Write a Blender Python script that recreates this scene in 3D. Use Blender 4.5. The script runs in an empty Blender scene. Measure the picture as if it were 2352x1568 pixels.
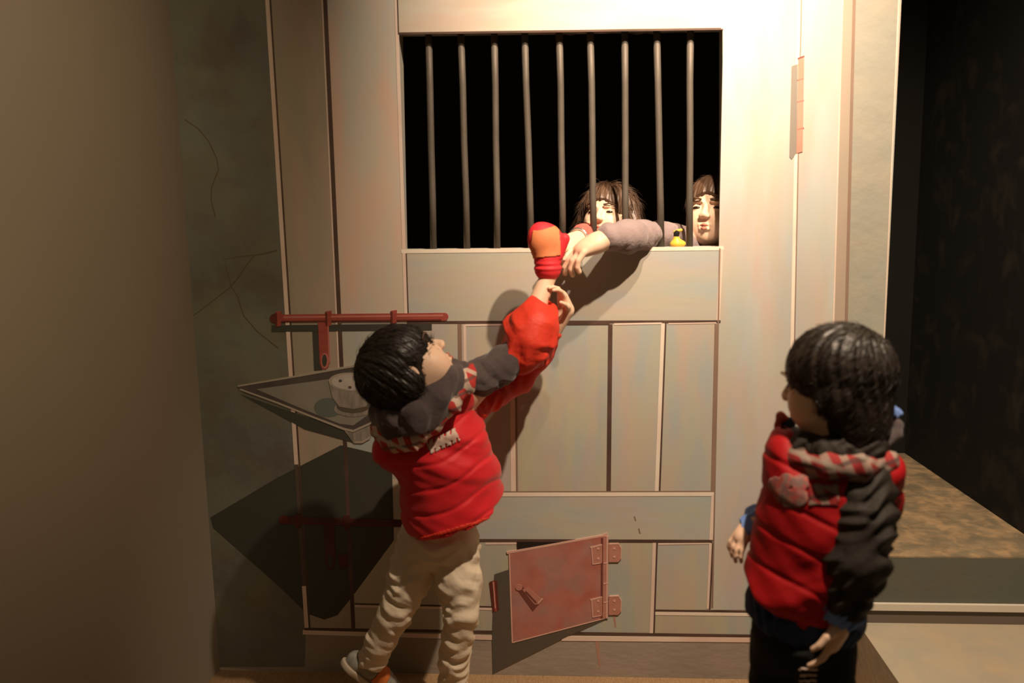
import bpy, math, random
import numpy as np
from mathutils import Vector, Matrix
SC = bpy.context.scene
COL = SC.collection
rng = np.random.default_rng(5)
random.seed(5)

# ------------------------------------------------------------------ camera
DIST, FPX, CAMH = 2.80, 2300.0, 1.532
YAW, PITCH, ROLL = math.radians(-4.0865), math.radians(10.198), math.radians(-1.0488)
fw = np.array([math.sin(YAW)*math.cos(PITCH), math.cos(YAW)*math.cos(PITCH), -math.sin(PITCH)])
r0 = np.array([math.cos(YAW), -math.sin(YAW), 0.0]); u0 = np.cross(r0, fw)
rt = r0*math.cos(ROLL) + u0*math.sin(ROLL); up = -r0*math.sin(ROLL) + u0*math.cos(ROLL)
CAMP = np.array([0.0, -DIST, CAMH])
cd = bpy.data.cameras.new('camera'); cam = bpy.data.objects.new('camera', cd); COL.objects.link(cam)
cd.sensor_width = 36.0; cd.lens = 36.0*FPX/2352.0; cd.clip_start = 0.05
M = Matrix.Identity(4)
for i in range(3):
    M[i][0] = rt[i]; M[i][1] = up[i]; M[i][2] = -fw[i]; M[i][3] = CAMP[i]
cam.matrix_world = M
SC.camera = cam
cd.dof.use_dof = True; cd.dof.focus_distance = 3.2; cd.dof.aperture_fstop = 2.0

def ray(px, py): return fw*FPX + rt*(px-1176.0) - up*(py-784.0)
def at(px, py, Y=0.0):
    d = ray(px, py); return CAMP + d*((Y-CAMP[1])/d[1])
def atz(px, py, Z=0.0):
    d = ray(px, py); return CAMP + d*((Z-CAMP[2])/d[2])

# ------------------------------------------------------------------ world, lights, exposure
w = bpy.data.worlds.new('world'); SC.world = w; w.use_nodes = True
w.node_tree.nodes['Background'].inputs[0].default_value = (1.0, 0.74, 0.44, 1)
w.node_tree.nodes['Background'].inputs[1].default_value = 0.06
SC.view_settings.view_transform = 'Standard'; SC.view_settings.look = 'None'
SC.view_settings.exposure = 0.0; SC.view_settings.gamma = 1.0; SC.view_settings.use_curve_mapping = False

def spot(name, loc, target, power, size, blend, color, radius=0.03):
    l = bpy.data.lights.new(name, 'SPOT'); o = bpy.data.objects.new(name, l); COL.objects.link(o)
    l.energy = power; l.spot_size = math.radians(size); l.spot_blend = blend; l.color = color; l.shadow_soft_size = radius
    o.location = loc; o.rotation_euler = (Vector(target)-Vector(loc)).to_track_quat('-Z', 'Y').to_euler()
    return o
WARM = (1.0, 0.775, 0.56)
spot('key_spotlight', (0.70, -1.34, 2.97), (0.70, 0.0, 1.00), 385, 78, 1.0, WARM, 0.028)
spot('track_spotlight', (0.42, -1.10, 3.00), (0.16, 0.0, 2.12), 340, 56, 1.0, WARM, 0.025)
spot('left_fill_light', (-0.40, -2.4, 2.7), (-1.35, -0.9, 1.70), 105, 58, 1.0, (1.0, 0.76, 0.46), 0.10)  # added fill from an unseen lamp, lifts the left wall and reaching boy

# ------------------------------------------------------------------ materials
def pmat(name, base, rough=0.8, var=None, scale=3.0, stretch=(1, 1, 1), bump=0.0, bscale=40.0, metal=0.0, detail=4.0, spec=0.3, contrast=(0.35, 0.65), sheen=0.0, bstretch=None):
    m = bpy.data.materials.new(name); m.use_nodes = True; nt = m.node_tree; n = nt.nodes; L = nt.links
    b = n['Principled BSDF']; b.inputs['Roughness'].default_value = rough; b.inputs['Metallic'].default_value = metal
    b.inputs['Specular IOR Level'].default_value = spec
    if sheen: b.inputs['Sheen Weight'].default_value = sheen
    b.inputs['Base Color'].default_value = (*base, 1)
    tc = n.new('ShaderNodeTexCoord'); mp = n.new('ShaderNodeMapping'); L.new(tc.outputs['Object'], mp.inputs[0]); mp.inputs['Scale'].default_value = stretch
    prev = None
    if var:
        for i, (c, fac) in enumerate(var):
            nz = n.new('ShaderNodeTexNoise'); nz.inputs['Scale'].default_value = scale*(1+0.7*i); nz.inputs['Detail'].default_value = detail
            nz.inputs['Distortion'].default_value = 0.4
            ad = n.new('ShaderNodeVectorMath'); ad.operation = 'ADD'; ad.inputs[1].default_value = (3.1*i+1.7, 7.3*i, 5.9*i)
            L.new(mp.outputs[0], ad.inputs[0]); L.new(ad.outputs[0], nz.inputs['Vector'])
            mr = n.new('ShaderNodeMapRange'); mr.inputs[1].default_value = contrast[0]; mr.inputs[2].default_value = contrast[1]; mr.inputs[4].default_value = fac
            L.new(nz.outputs[0], mr.inputs[0])
            mx = n.new('ShaderNodeMix'); mx.data_type = 'RGBA'
            if prev: L.new(prev, mx.inputs[6])
            else: mx.inputs[6].default_value = (*base, 1)
            mx.inputs[7].default_value = (*c, 1); L.new(mr.outputs[0], mx.inputs[0]); prev = mx.outputs[2]
        L.new(prev, b.inputs['Base Color'])
    if bump:
        nz = n.new('ShaderNodeTexNoise'); nz.inputs['Scale'].default_value = bscale; nz.inputs['Detail'].default_value = 5
        src = mp.outputs[0]
        if bstretch:
            m2 = n.new('ShaderNodeMapping'); m2.inputs['Scale'].default_value = bstretch; L.new(tc.outputs['Object'], m2.inputs[0]); src = m2.outputs[0]
        L.new(src, nz.inputs['Vector'])
        bp = n.new('ShaderNodeBump'); bp.inputs['Strength'].default_value = bump; bp.inputs['Distance'].default_value = 0.004
        L.new(nz.outputs[0], bp.inputs['Height']); L.new(bp.outputs[0], b.inputs['Normal'])
    return m

BLU, PNK, YEL, GRY, BRN = (0.32, 0.42, 0.46), (0.60, 0.38, 0.30), (0.50, 0.46, 0.28), (0.36, 0.37, 0.34), (0.30, 0.22, 0.16)
def board(name, base, s=(3, 1, 0.8), f=(0.55, 0.45, 0.35), sc=2.2):
    return pmat(name, base, 0.55, [(BLU, f[0]), (PNK, f[1]), (YEL, f[2])], sc, s, 0.18, 9, spec=0.35, contrast=(0.42, 0.62))
mt = {}
mt['plank'] = board('painted grey plank', (0.44, 0.43, 0.38))
mt['plank2'] = board('painted olive plank', (0.40, 0.39, 0.33), f=(0.45, 0.3, 0.5))
mt['rail'] = board('painted grey rail', (0.47, 0.45, 0.40), (0.8, 1, 3), (0.55, 0.3, 0.3))
mt['toprail'] = board('painted pale rail', (0.60, 0.56, 0.48), (0.8, 1, 3), (0.2, 0.45, 0.3))
mt['stile'] = board('painted pale stile', (0.52, 0.51, 0.47), (3, 1, 0.7), (0.45, 0.40, 0.25))
mt['brownboard'] = pmat('painted brown board', (0.38, 0.31, 0.25), 0.55, [((0.32, 0.30, 0.23), 0.7), ((0.46, 0.33, 0.26), 0.6)], 3.0, (3, 1, 0.7), 0.12, 14)
mt['stileb'] = pmat('painted brown pink stile', (0.56, 0.49, 0.40), 0.55, [((0.48, 0.51, 0.48), 0.6), ((0.66, 0.44, 0.35), 0.75)], 3.0, (2.2, 1, 0.6), 0.12, 14, contrast=(0.42, 0.62))
mt['plaster'] = pmat('painted concrete', (0.16, 0.155, 0.13), 0.7, [((0.11, 0.095, 0.08), 0.8), ((0.22, 0.21, 0.13), 0.5), ((0.16, 0.18, 0.175), 0.5)], 3.0, bump=0.7, contrast=(0.40, 0.62), bscale=22)
mt['umberline'] = pmat('umber line paint', (0.10, 0.07, 0.055), 0.55)
mt['plasterlow'] = pmat('painted worn concrete', (0.33, 0.29, 0.24), 0.7, [((0.24, 0.20, 0.17), 0.7), ((0.38, 0.30, 0.24), 0.5)], 3.0, (1, 1, 2.2), bump=0.4, bscale=26)
mt['stucco'] = pmat('painted pale stucco', (0.32, 0.31, 0.26), 0.7, [((0.30, 0.31, 0.27), 0.8), ((0.40, 0.35, 0.27), 0.5)], 5.0, bump=0.9, bscale=16)
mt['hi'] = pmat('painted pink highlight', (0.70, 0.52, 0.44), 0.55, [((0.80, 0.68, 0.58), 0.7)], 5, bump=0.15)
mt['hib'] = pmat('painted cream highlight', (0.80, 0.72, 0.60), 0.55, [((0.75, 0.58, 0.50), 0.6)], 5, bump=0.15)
mt['dk'] = pmat('painted dark seam', (0.075, 0.045, 0.035), 0.55, [((0.14, 0.08, 0.06), 0.6)], 8)
mt['dks'] = pmat('painted brown seam', (0.24, 0.16, 0.12), 0.55, [((0.30, 0.2, 0.15), 0.6)], 8)
mt['crack'] = pmat('painted crack line', (0.11, 0.085, 0.05), 0.7)
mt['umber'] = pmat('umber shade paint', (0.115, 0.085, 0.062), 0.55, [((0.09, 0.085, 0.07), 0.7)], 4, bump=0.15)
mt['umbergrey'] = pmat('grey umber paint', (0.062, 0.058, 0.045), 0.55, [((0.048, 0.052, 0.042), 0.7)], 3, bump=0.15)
mt['greyshade'] = pmat('grey paint', (0.24, 0.21, 0.18), 0.55)
mt['void'] = pmat('black paint', (0.02, 0.013, 0.01), 0.6)
mt['bolt'] = pmat('painted bolt red', (0.30, 0.060, 0.042), 0.5, [((0.42, 0.10, 0.08), 0.6)], 12, (1, 1, 4))
mt['bolthi'] = pmat('painted bolt light red', (0.50, 0.17, 0.13), 0.5)
mt['boltdk'] = pmat('painted bolt deep red', (0.12, 0.028, 0.020), 0.5)
mt['boltlow'] = pmat('painted lower bolt red', (0.075, 0.026, 0.020), 0.5, [((0.11, 0.035, 0.026), 0.6)], 12)
mt['hatch'] = pmat('painted hatch red', (0.40, 0.155, 0.125), 0.5, [((0.44, 0.10, 0.06), 0.6), ((0.34, 0.22, 0.20), 0.7), ((0.52, 0.21, 0.17), 0.5)], 8, bump=0.15)
mt['hatchhi'] = pmat('painted hatch pink edge', (0.66, 0.40, 0.32), 0.5)
mt['hatchmid'] = pmat('painted hinge plate red', (0.50, 0.23, 0.18), 0.5, [((0.42, 0.17, 0.12), 0.6)], 30)
mt['hatchdk'] = pmat('painted hatch dark red', (0.17, 0.055, 0.045), 0.5)
mt['pink'] = pmat('painted hinge pink', (0.58, 0.23, 0.17), 0.5, [((0.64, 0.30, 0.23), 0.6)], 10)
mt['traymid'] = pmat('painted tray grey', (0.24, 0.22, 0.19), 0.5, [((0.31, 0.29, 0.24), 0.8), ((0.2, 0.17, 0.15), 0.4)], 7)
mt['traydk'] = pmat('painted tray umber', (0.075, 0.06, 0.055), 0.5, [((0.13, 0.11, 0.10), 0.5)], 9)
mt['trayhi'] = pmat('painted tray light edge', (0.40, 0.34, 0.28), 0.5)
mt['cup'] = pmat('painted bowl grey', (0.26, 0.23, 0.20), 0.5, [((0.16, 0.14, 0.12), 0.9), ((0.42, 0.36, 0.29), 0.5)], 22, (2, 1, 0.5))
mt['rice'] = pmat('painted rice', (0.52, 0.47, 0.43), 0.5, [((0.36, 0.31, 0.28), 0.8)], 30)
mt['teal'] = pmat('painted teal shade', (0.13, 0.15, 0.135), 0.5)
mt['rust'] = pmat('painted rust drip', (0.42, 0.24, 0.19), 0.6)
mt['beige'] = pmat('beige wall paint', (0.36, 0.31, 0.25), 0.75, [((0.33, 0.285, 0.225), 0.6)], 1.5, bump=0.08, bscale=60)
mt['dark'] = pmat('black room paint', (0.006, 0.0055, 0.004), 0.9, [((0.009, 0.008, 0.006), 0.8)], 2.0)
mt['darkspeck'] = pmat('black wall with dusty speckles', (0.006, 0.0055, 0.004), 0.9, [((0.028, 0.023, 0.013), 0.8)], 9.0, contrast=(0.52, 0.7))
mt['backroom'] = pmat('dark brown back room paint', (0.10, 0.085, 0.06), 0.9)
mt['ledge'] = pmat('dusty brown stone', (0.27, 0.21, 0.13), 0.9, [((0.16, 0.13, 0.085), 0.7), ((0.50, 0.32, 0.17), 0.6), ((0.16, 0.13, 0.085), 0.5)], 11.0, (0.8, 0.8, 1), 0.8, 30, contrast=(0.42, 0.60), spec=0.1)
mt['parapet'] = pmat('painted grey green parapet', (0.11, 0.115, 0.09), 0.6, [((0.13, 0.115, 0.085), 0.5), ((0.09, 0.10, 0.09), 0.5)], 4, bump=0.3)
mt['step'] = pmat('painted buff step', (0.40, 0.35, 0.26), 0.65, [((0.46, 0.33, 0.20), 0.6), ((0.30, 0.30, 0.25), 0.5)], 5, (1, 1, 1), 0.3)
mt['white'] = pmat('cream painted trim', (0.62, 0.56, 0.46), 0.5)
mt['groove'] = pmat('brown groove paint', (0.14, 0.11, 0.085), 0.6)
mt['carpet'] = pmat('brown woven carpet', (0.46, 0.29, 0.155), 0.95, [((0.34, 0.20, 0.10), 0.8), ((0.54, 0.36, 0.20), 0.5)], 60, (3, 0.6, 1), 1.0, 220, spec=0.05)
mt['bar'] = pmat('dull grey metal bar', (0.13, 0.11, 0.09), 0.6, [((0.09, 0.075, 0.06), 0.7)], 20, (1, 1, 0.4), 0.3, 50, metal=0.3)
mt['skin'] = pmat('skin', (0.82, 0.56, 0.40), 0.5, [((0.86, 0.58, 0.42), 0.5)], 10, bump=0.05, bscale=200, spec=0.4)
mt['skin'].node_tree.nodes['Principled BSDF'].inputs['Subsurface Weight'].default_value = 0.12
mt['skin'].node_tree.nodes['Principled BSDF'].inputs['Subsurface Radius'].default_value = (0.012, 0.005, 0.003)
mt['lips'] = pmat('lips', (0.48, 0.17, 0.12), 0.4)
mt['eye'] = pmat('dark eye', (0.02, 0.012, 0.008), 0.15, spec=0.6)
mt['eyew'] = pmat('eye white', (0.6, 0.55, 0.5), 0.3)
mt['hair'] = pmat('black hair', (0.012, 0.009, 0.007), 0.42, [((0.028, 0.019, 0.013), 0.8)], 60, spec=0.4, bump=0.4, bscale=90)
mt['hairb'] = pmat('dark brown hair', (0.10, 0.055, 0.033), 0.45, spec=0.5, bump=0.4, bscale=90)
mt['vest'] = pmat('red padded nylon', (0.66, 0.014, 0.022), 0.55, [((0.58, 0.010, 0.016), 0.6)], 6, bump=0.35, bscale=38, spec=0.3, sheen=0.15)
mt['vest_shaded'] = pmat('red padded nylon darkened for shade', (0.40, 0.007, 0.010), 0.6, [((0.33, 0.005, 0.008), 0.6)], 6, bump=0.35, bscale=38, spec=0.25)  # vest red darkened to carry the shade on the standing boy's back
mt['vest2'] = pmat('bright red padded sleeve', (0.72, 0.050, 0.022), 0.55, [((0.60, 0.03, 0.02), 0.6)], 14, bump=0.5, bscale=60)
mt['greyknit'] = pmat('charcoal purple fleece', (0.065, 0.047, 0.048), 0.9, [((0.095, 0.07, 0.068), 0.6)], 18, bump=0.5, bscale=90, sheen=0.3)
mt['darksleeve'] = pmat('black brown sleeve', (0.022, 0.018, 0.014), 0.7, [((0.035, 0.025, 0.02), 0.6)], 14, bump=0.5, bscale=60)
mt['lilac'] = pmat('mauve grey knit', (0.27, 0.20, 0.20), 0.9, [((0.33, 0.25, 0.245), 0.6)], 30, bump=0.4, bscale=160, sheen=0.2)
mt['pinkknit'] = pmat('rose knit', (0.48, 0.10, 0.08), 0.9, [((0.6, 0.2, 0.15), 0.5)], 30, bump=0.4, bscale=120)
mt['khaki'] = pmat('stone cotton trousers', (0.76, 0.65, 0.50), 0.85, [((0.70, 0.58, 0.44), 0.6)], 12, bump=0.35, bscale=70)
mt['black'] = pmat('black cotton', (0.010, 0.010, 0.009), 0.9, bump=0.3, bscale=60)
mt['blue'] = pmat('blue cotton', (0.15, 0.26, 0.62), 0.8, [((0.22, 0.33, 0.7), 0.5)], 30, bump=0.3)
mt['navy'] = pmat('navy cotton', (0.018, 0.035, 0.085), 0.85, [((0.03, 0.05, 0.12), 0.5)], 20, bump=0.3)
mt['whitecloth'] = pmat('cream print', (0.70, 0.60, 0.50), 0.8, [((0.5, 0.2, 0.16), 0.6)], 60)
mt['badge'] = pmat('faded grey pink applique', (0.34, 0.17, 0.14), 0.85, [((0.42, 0.07, 0.06), 0.9), ((0.13, 0.11, 0.11), 0.6)], 40, contrast=(0.45, 0.55))
mt['glove'] = pmat('crimson mitten', (0.80, 0.035, 0.045), 0.6, [((0.72, 0.03, 0.05), 0.5)], 20, bump=0.3)
mt['glovepanel'] = pmat('orange mitten palm', (0.80, 0.26, 0.10), 0.65, [((0.75, 0.22, 0.09), 0.5)], 20, bump=0.2)
mt['shoe'] = pmat('grey shoe fabric', (0.22, 0.21, 0.18), 0.7, [((0.38, 0.37, 0.33), 0.7)], 60, bump=0.3)
mt['sole'] = pmat('pale rubber sole', (0.52, 0.44, 0.34), 0.7)
mt['orange'] = pmat('orange shoe panel', (0.60, 0.17, 0.04), 0.6)
mt['olive'] = pmat('olive shoe trim', (0.28, 0.26, 0.06), 0.7)
mt['yellow'] = pmat('yellow plastic', (0.85, 0.50, 0.07), 0.4)
mt['silver'] = pmat('silver metal', (0.8, 0.78, 0.75), 0.25, metal=0.9)
mt['liner'] = pmat('ragged grey liner', (0.16, 0.12, 0.10), 0.8, [((0.4, 0.34, 0.3), 0.6)], 30)

def plaid(base=(0.45, 0.03, 0.025), k=1.0, nm='red and cream plaid'):
    m = bpy.data.materials.new(nm); m.use_nodes = True; nt = m.node_tree; n = nt.nodes; L = nt.links
    b = n['Principled BSDF']; b.inputs['Roughness'].default_value = 0.85
    tc = n.new('ShaderNodeTexCoord'); prev = None
    for ax, (sc, col, wd) in enumerate([((28, 0, 12), (0.62, 0.52, 0.42), 0.45), ((-8, 0, 34), (0.10, 0.06, 0.05), 0.28), ((10, 6, 22), (0.60, 0.50, 0.40), 0.25)]):
        mp = n.new('ShaderNodeMapping'); mp.inputs['Scale'].default_value = (1, 1, 1)
        dt = n.new('ShaderNodeVectorMath'); dt.operation = 'DOT_PRODUCT'; dt.inputs[1].default_value = sc
        L.new(tc.outputs['Object'], dt.inputs[0])
        fr = n.new('ShaderNodeMath'); fr.operation = 'FRACT'; L.new(dt.outputs['Value'], fr.inputs[0])
        lt = n.new('ShaderNodeMath'); lt.operation = 'LESS_THAN'; lt.inputs[1].default_value = wd; L.new(fr.outputs[0], lt.inputs[0])
        ml = n.new('ShaderNodeMath'); ml.operation = 'MULTIPLY'; ml.inputs[1].default_value = 0.75; L.new(lt.outputs[0], ml.inputs[0])
        mx = n.new('ShaderNodeMix'); mx.data_type = 'RGBA'; L.new(ml.outputs[0], mx.inputs[0])
        if prev: L.new(prev, mx.inputs[6])
        else: mx.inputs[6].default_value = (*base, 1)
        mx.inputs[7].default_value = (*[q_*k for q_ in col], 1); prev = mx.outputs[2]
    L.new(prev, b.inputs['Base Color']); return m
mt['plaid'] = plaid(); mt['plaid_shaded'] = plaid((0.30, 0.02, 0.02), 0.5, 'red and cream plaid darkened for shade')  # second plaid darkened in colour for shade on the standing boy

# ------------------------------------------------------------------ object helpers
def tag(o, label=None, cat=None, group=None, kind=None):
    if label: o['label'] = label
    if cat: o['category'] = cat
    if group: o['group'] = group
    if kind: o['kind'] = kind
    return o
def thing(name, loc, label, cat, group=None):
    o = bpy.data.objects.new(name, None); COL.objects.link(o); o.location = loc; o.empty_display_size = 0.05
    return tag(o, label, cat, group)
def root_loc(parent):
    p = np.zeros(3); q = parent
    while q is not None: p = p + np.array(q.location); q = q.parent
    return p
def mesh_obj(name, verts, faces, mats, midx=None, parent=None, smooth=False, label=None):
    verts = np.asarray(verts, float)
    me = bpy.data.meshes.new(name)
    org = root_loc(parent) if parent else np.array([(verts[:, 0].min()+verts[:, 0].max())/2, (verts[:, 1].min()+verts[:, 1].max())/2, verts[:, 2].min()])
    v = verts-org
    if isinstance(faces, np.ndarray):
        me.vertices.add(len(v)); me.vertices.foreach_set('co', v.ravel())
        nf, k = faces.shape
        me.loops.add(nf*k); me.loops.foreach_set('vertex_index', faces.ravel().astype(np.int32))
        me.polygons.add(nf); me.polygons.foreach_set('loop_start', (np.arange(nf)*k).astype(np.int32))
        me.update(calc_edges=True)
    else:
        me.from_pydata([tuple(p) for p in v], [], faces)
    for m in (mats if isinstance(mats, (list, tuple)) else [mats]): me.materials.append(m)
    if midx is not None: me.polygons.foreach_set('material_index', np.asarray(midx, dtype=np.int32))
    if smooth: me.polygons.foreach_set('use_smooth', np.ones(len(me.polygons), dtype=bool))
    me.validate(); me.update()
    o = bpy.data.objects.new(name, me); COL.objects.link(o)
    if parent: o.parent = parent
    else: o.location = org
    if label: o['label'] = label
    return o

class MB:                      # collects closed solids with a material each
    def __init__(s): s.v = []; s.f = []; s.m = []; s.mats = []
    def mi(s, m):
        if m not in s.mats: s.mats.append(m)
        return s.mats.index(m)
    def prism(s, pts, off, m):                 # polygon solid: pts 3-D ring, off extrusion vector
        n = len(pts); b = len(s.v); pts = [np.array(p, float) for p in pts]; off = np.array(off, float)
        nor = sum(np.cross(pts[i], pts[(i+1) % n]) for i in range(n))
        if np.dot(nor, off) > 0: pts = pts[::-1]
        s.v += pts; s.v += [p+off for p in pts]; k = s.mi(m)
        s.f.append(list(range(b, b+n))); s.f.append(list(range(b+2*n-1, b+n-1, -1)))
        for i in range(n):
            j = (i+1) % n; s.f.append([b+j, b+i, b+n+i, b+n+j])
        s.m += [k]*(n+2); return s
    def box(s, a, b_, m):
        x0, y0, z0 = a; x1, y1, z1 = b_
        return s.prism([(x0, y0, z0), (x1, y0, z0), (x1, y1, z0), (x0, y1, z0)], (0, 0, z1-z0), m)
    def tube(s, pts, r, m, n=10, caps=True):
        pts = [np.array(p, float) for p in pts]; R = r if isinstance(r, (list, tuple)) else [r]*len(pts)
        b = len(s.v); k = s.mi(m); a = None
        for i, p in enumerate(pts):
            t = pts[min(i+1, len(pts)-1)]-pts[max(i-1, 0)]; t = t/np.linalg.norm(t)
            if a is None:
                a = np.cross(t, (0, 0, 1.0))
                if np.linalg.norm(a) < 0.1: a = np.cross(t, (0, 1.0, 0))
            a = a-t*np.dot(a, t); a /= np.linalg.norm(a); c = np.cross(t, a)
            for j in range(n):
                th = 2*math.pi*j/n; s.v.append(p+R[i]*(a*math.cos(th)+c*math.sin(th)))
        for i in range(len(pts)-1):
            for j in range(n):
                q = (j+1) % n; s.f.append([b+i*n+j, b+i*n+q, b+(i+1)*n+q, b+(i+1)*n+j]); s.m.append(k)
        if caps:
            s.f.append([b+j for j in range(n)][::-1]); s.m.append(k)
            e = b+(len(pts)-1)*n; s.f.append([e+j for j in range(n)]); s.m.append(k)
        return s
    def build(s, name, parent=None, smooth=False, label=None):
        return mesh_obj(name, s.v, s.f, s.mats, s.m, parent, smooth, label)

# paint on the wall plane: pixel polygons on Y=0 get a thin skin of paint
def W(p): return at(p[0], p[1], 0.0)
class Paint(MB):
    CNT = 0
    def poly(s, pts, m, lay=1):
        ps = [W(p) for p in pts]; ps = [np.array([p[0], 0.0, p[2]]) for p in ps]
        s.cnt = Paint.CNT = Paint.CNT+1
        return s.prism(ps, (0, -0.0005*lay-0.0000015*Paint.CNT, 0), m)
    def line(s, pts, wd, m, lay=2):
        for i in range(len(pts)-1):
            a = np.array(pts[i], float); b = np.array(pts[i+1], float); d = b-a; d /= np.linalg.norm(d); nn = np.array([-d[1], d[0]])
            wa = wd if not isinstance(wd, (list, tuple)) else wd[i]; wb = wd if not isinstance(wd, (list, tuple)) else wd[i+1]
            s.poly([a+nn*wa/2, b+nn*wb/2, b-nn*wb/2, a-nn*wa/2], m, lay)
        return s
    def ell(s, c, rx, ry, m, lay=2, n=28, rot=0):
        cr, sr = math.cos(rot), math.sin(rot)
        return s.poly([(c[0]+rx*math.cos(t)*cr-ry*math.sin(t)*sr, c[1]+rx*math.cos(t)*sr+ry*math.sin(t)*cr) for t in [2*math.pi*i/n for i in range(n)]], m, lay)

# ------------------------------------------------------------------ structure
TOP = -520
def X(line, y): (x0, y0), (x1, y1) = line; return x0+(x1-x0)*(y-y0)/(y1-y0)
LE = ((385, 0), (503, 1533)); L1 = ((612, 0), (703, 1450)); L2 = ((747, 0), (812, 1445)); L3 = ((907, 0), (930, 735))
R1 = ((1663, 0), (1634, 1395)); R2 = ((1838, 0), (1810, 1400)); R3 = ((1937, 0), (1898, 1400)); R4 = ((1965, 0), (1930, 1400)); RE = ((2068, 0), (2008, 1400))
xl = at(505, 1533)[0]; xr = (at(2068, 0)[0]+at(2035, 780)[0])/2
zpar = at(2200, 1278)[2]; ZT = 3.2
THK = 0.07
hole = [(W(p)[0], W(p)[2]) for p in ((915, 77), (1660, 66), (1660, 569), (926, 576))]
s = MB()
def wallpoly(pts): s.prism([(x, 0.0, z) for x, z in pts], (0, THK, 0), mt['plank'])
(h0, h1, h2, h3) = hole
wallpoly([(xl-0.05, 0), (h3[0], 0), h3, h0, (h0[0], ZT), (xl-0.05, ZT)])
wallpoly([h0, h1, (h1[0], ZT), (h0[0], ZT)])
wallpoly([(h3[0], 0), (h2[0], 0), h2, h3])
wallpoly([(h2[0], 0), (xr, 0), (xr, ZT), (h1[0], ZT), h1, h2])
wf = s.build('wall_front'); tag(wf, kind='structure')
s = MB(); s.box((xr, 0.0, 0), (2.3, 0.08, zpar-0.004), mt['parapet'])
za, zb = at(2200, 1385)[2], at(2200, 1400)[2]; zc = at(2200, 1431)[2]
tag(s.build('wall_right_low'), kind='structure')
s = MB(); s.box((xr-0.02, -0.012, zb), (2.3, 0.0, za), mt['white']); s.box((xr-0.02, -0.004, zc), (2.3, 0.0, zb), mt['groove'])
tag(s.build('trim_1'), kind='structure')
# step in front of the low wall
zs = zc; p1 = atz(1977, 1440, zs); p2 = atz(2065, 1568, zs); dirn = (p2-p1)/abs((p2-p1)[1])
pA = p1 - dirn*(-p1[1])*0; pA = p1+dirn*(p1[1]-(-0.001))*-1*0
pA = np.array([p1[0]-dirn[0]*(0-p1[1]), -0.001, 0]); pB = pA+np.array([dirn[0]*1.0, -1.0, 0])
s = MB(); s.prism([pA, (2.3, -0.001, 0), (2.3, pB[1], 0), pB], (0, 0, zs), mt['step'])
tag(s.build('step'), 'low buff painted step in front of the low wall at right', 'step')
# platform behind the low wall, with its side wall
q0 = atz(2352, 1226, zpar); q1 = atz(2078, 1040, zpar)
dq = (q1-q0)/(q1-q0)[1]; qa = q0+dq*(0.0-q0[1]); qb = q1
s = MB(); s.prism([(xr-0.098, 0.081, zpar-0.06), (qa[0]+dq[0]*.081-.001, 0.081, zpar-0.06), (qb[0]-.001, qb[1]-.002, zpar-0.06), (xr-0.098, qb[1]-.002, zpar-0.06)], (0, 0, 0.06), mt['ledge'])
s.prism([(xr, 0.0, zpar-0.004), (qa[0], 0.0, zpar-0.004), (qa[0]+dq[0]*.081, 0.081, zpar-0.004), (xr, 0.081, zpar-0.004)], (0, 0, 0.004), mt['ledge'])
s.box((qa[0], 0.0, zpar-0.004), (2.3, 0.081, zpar+0.03), mt['parapet'])
tag(s.build('stone_ledge'), 'dusty brown stone ledge running back over the low wall at right', 'ledge')
s = MB(); s.prism([qa+np.array([dq[0]*.081, .081, -0.2]), qa+np.array([0.03+dq[0]*.081, 0.081, -0.2]), qb+np.array([0.03, 0, -0.2]), qb+np.array([0, 0, -0.2])], (0, 0, ZT-zpar+0.2), mt['darkspeck'])
tag(s.build('wall_right'), kind='structure')
s = MB(); s.box((xr-0.11, qb[1], 0), (2.3, qb[1]+0.05, ZT), mt['dark'])
s.box((xr-0.11, THK+0.001, 0), (xr-0.10, qb[1], ZT), mt['dark'])
tag(s.build('wall_side'), kind='structure')
# dark room behind the bars
s = MB(); s.box((xl-0.3, 1.3, 0), (xr-0.11, 1.35, ZT), mt['backroom']); s.box((xl-0.35, THK, 0), (xl-0.3, 1.85, ZT), mt['dark'])
tag(s.build('wall_back'), kind='structure')
s = MB(); s.box((xl-0.3, THK+0.001, -0.02), (2.3, 1.8, 0.0), mt['backroom']); tag(s.build('floor_behind'), kind='structure')
s = MB(); s.box((-3.5, -3.2, -0.02), (2.6, THK, 0.0), mt['carpet']); tag(s.build('floor'), kind='structure')
s = MB(); s.box((xl-0.4, 0.0, ZT), (2.4, 2.1, ZT+0.05), mt['dark']); tag(s.build('ceiling'), kind='structure')
# left wall, splayed toward the viewer
c0 = atz(505, 1533, 0); c1 = atz(473, 1567, 0); dl = (c1-c0); dl /= np.linalg.norm(dl)
pc = np.array([xl, 0.0, 0.0]); nl = np.array([dl[1], -dl[0], 0]);
if nl[0] > 0: nl = -nl
pe = pc+dl*2.4
s = MB(); s.prism([pc, pe, pe+nl*0.08, pc+nl*0.08], (0, 0, ZT), mt['beige']); tag(s.build('wall_left'), kind='structure')

# ------------------------------------------------------------------ the mural
mural = thing('prison_door_mural', (xl+0.4, 0, 0), 'painted trick art of a heavy grey prison door with red bolts around the barred opening', 'mural')
def q(la, lb, y0, y1): return [(X(la, y0), y0), (X(lb, y0), y0), (X(lb, y1), y1), (X(la, y1), y1)]
def off(l, d): return ((l[0][0]+d, l[0][1]), (l[1][0]+d, l[1][1]))
def vline(p, l, y0, y1, wd, m, lay=3, d=0): p.line([(X(l, y0)+d, y0), (X(l, y1)+d, y1)], wd, m, lay)

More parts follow.
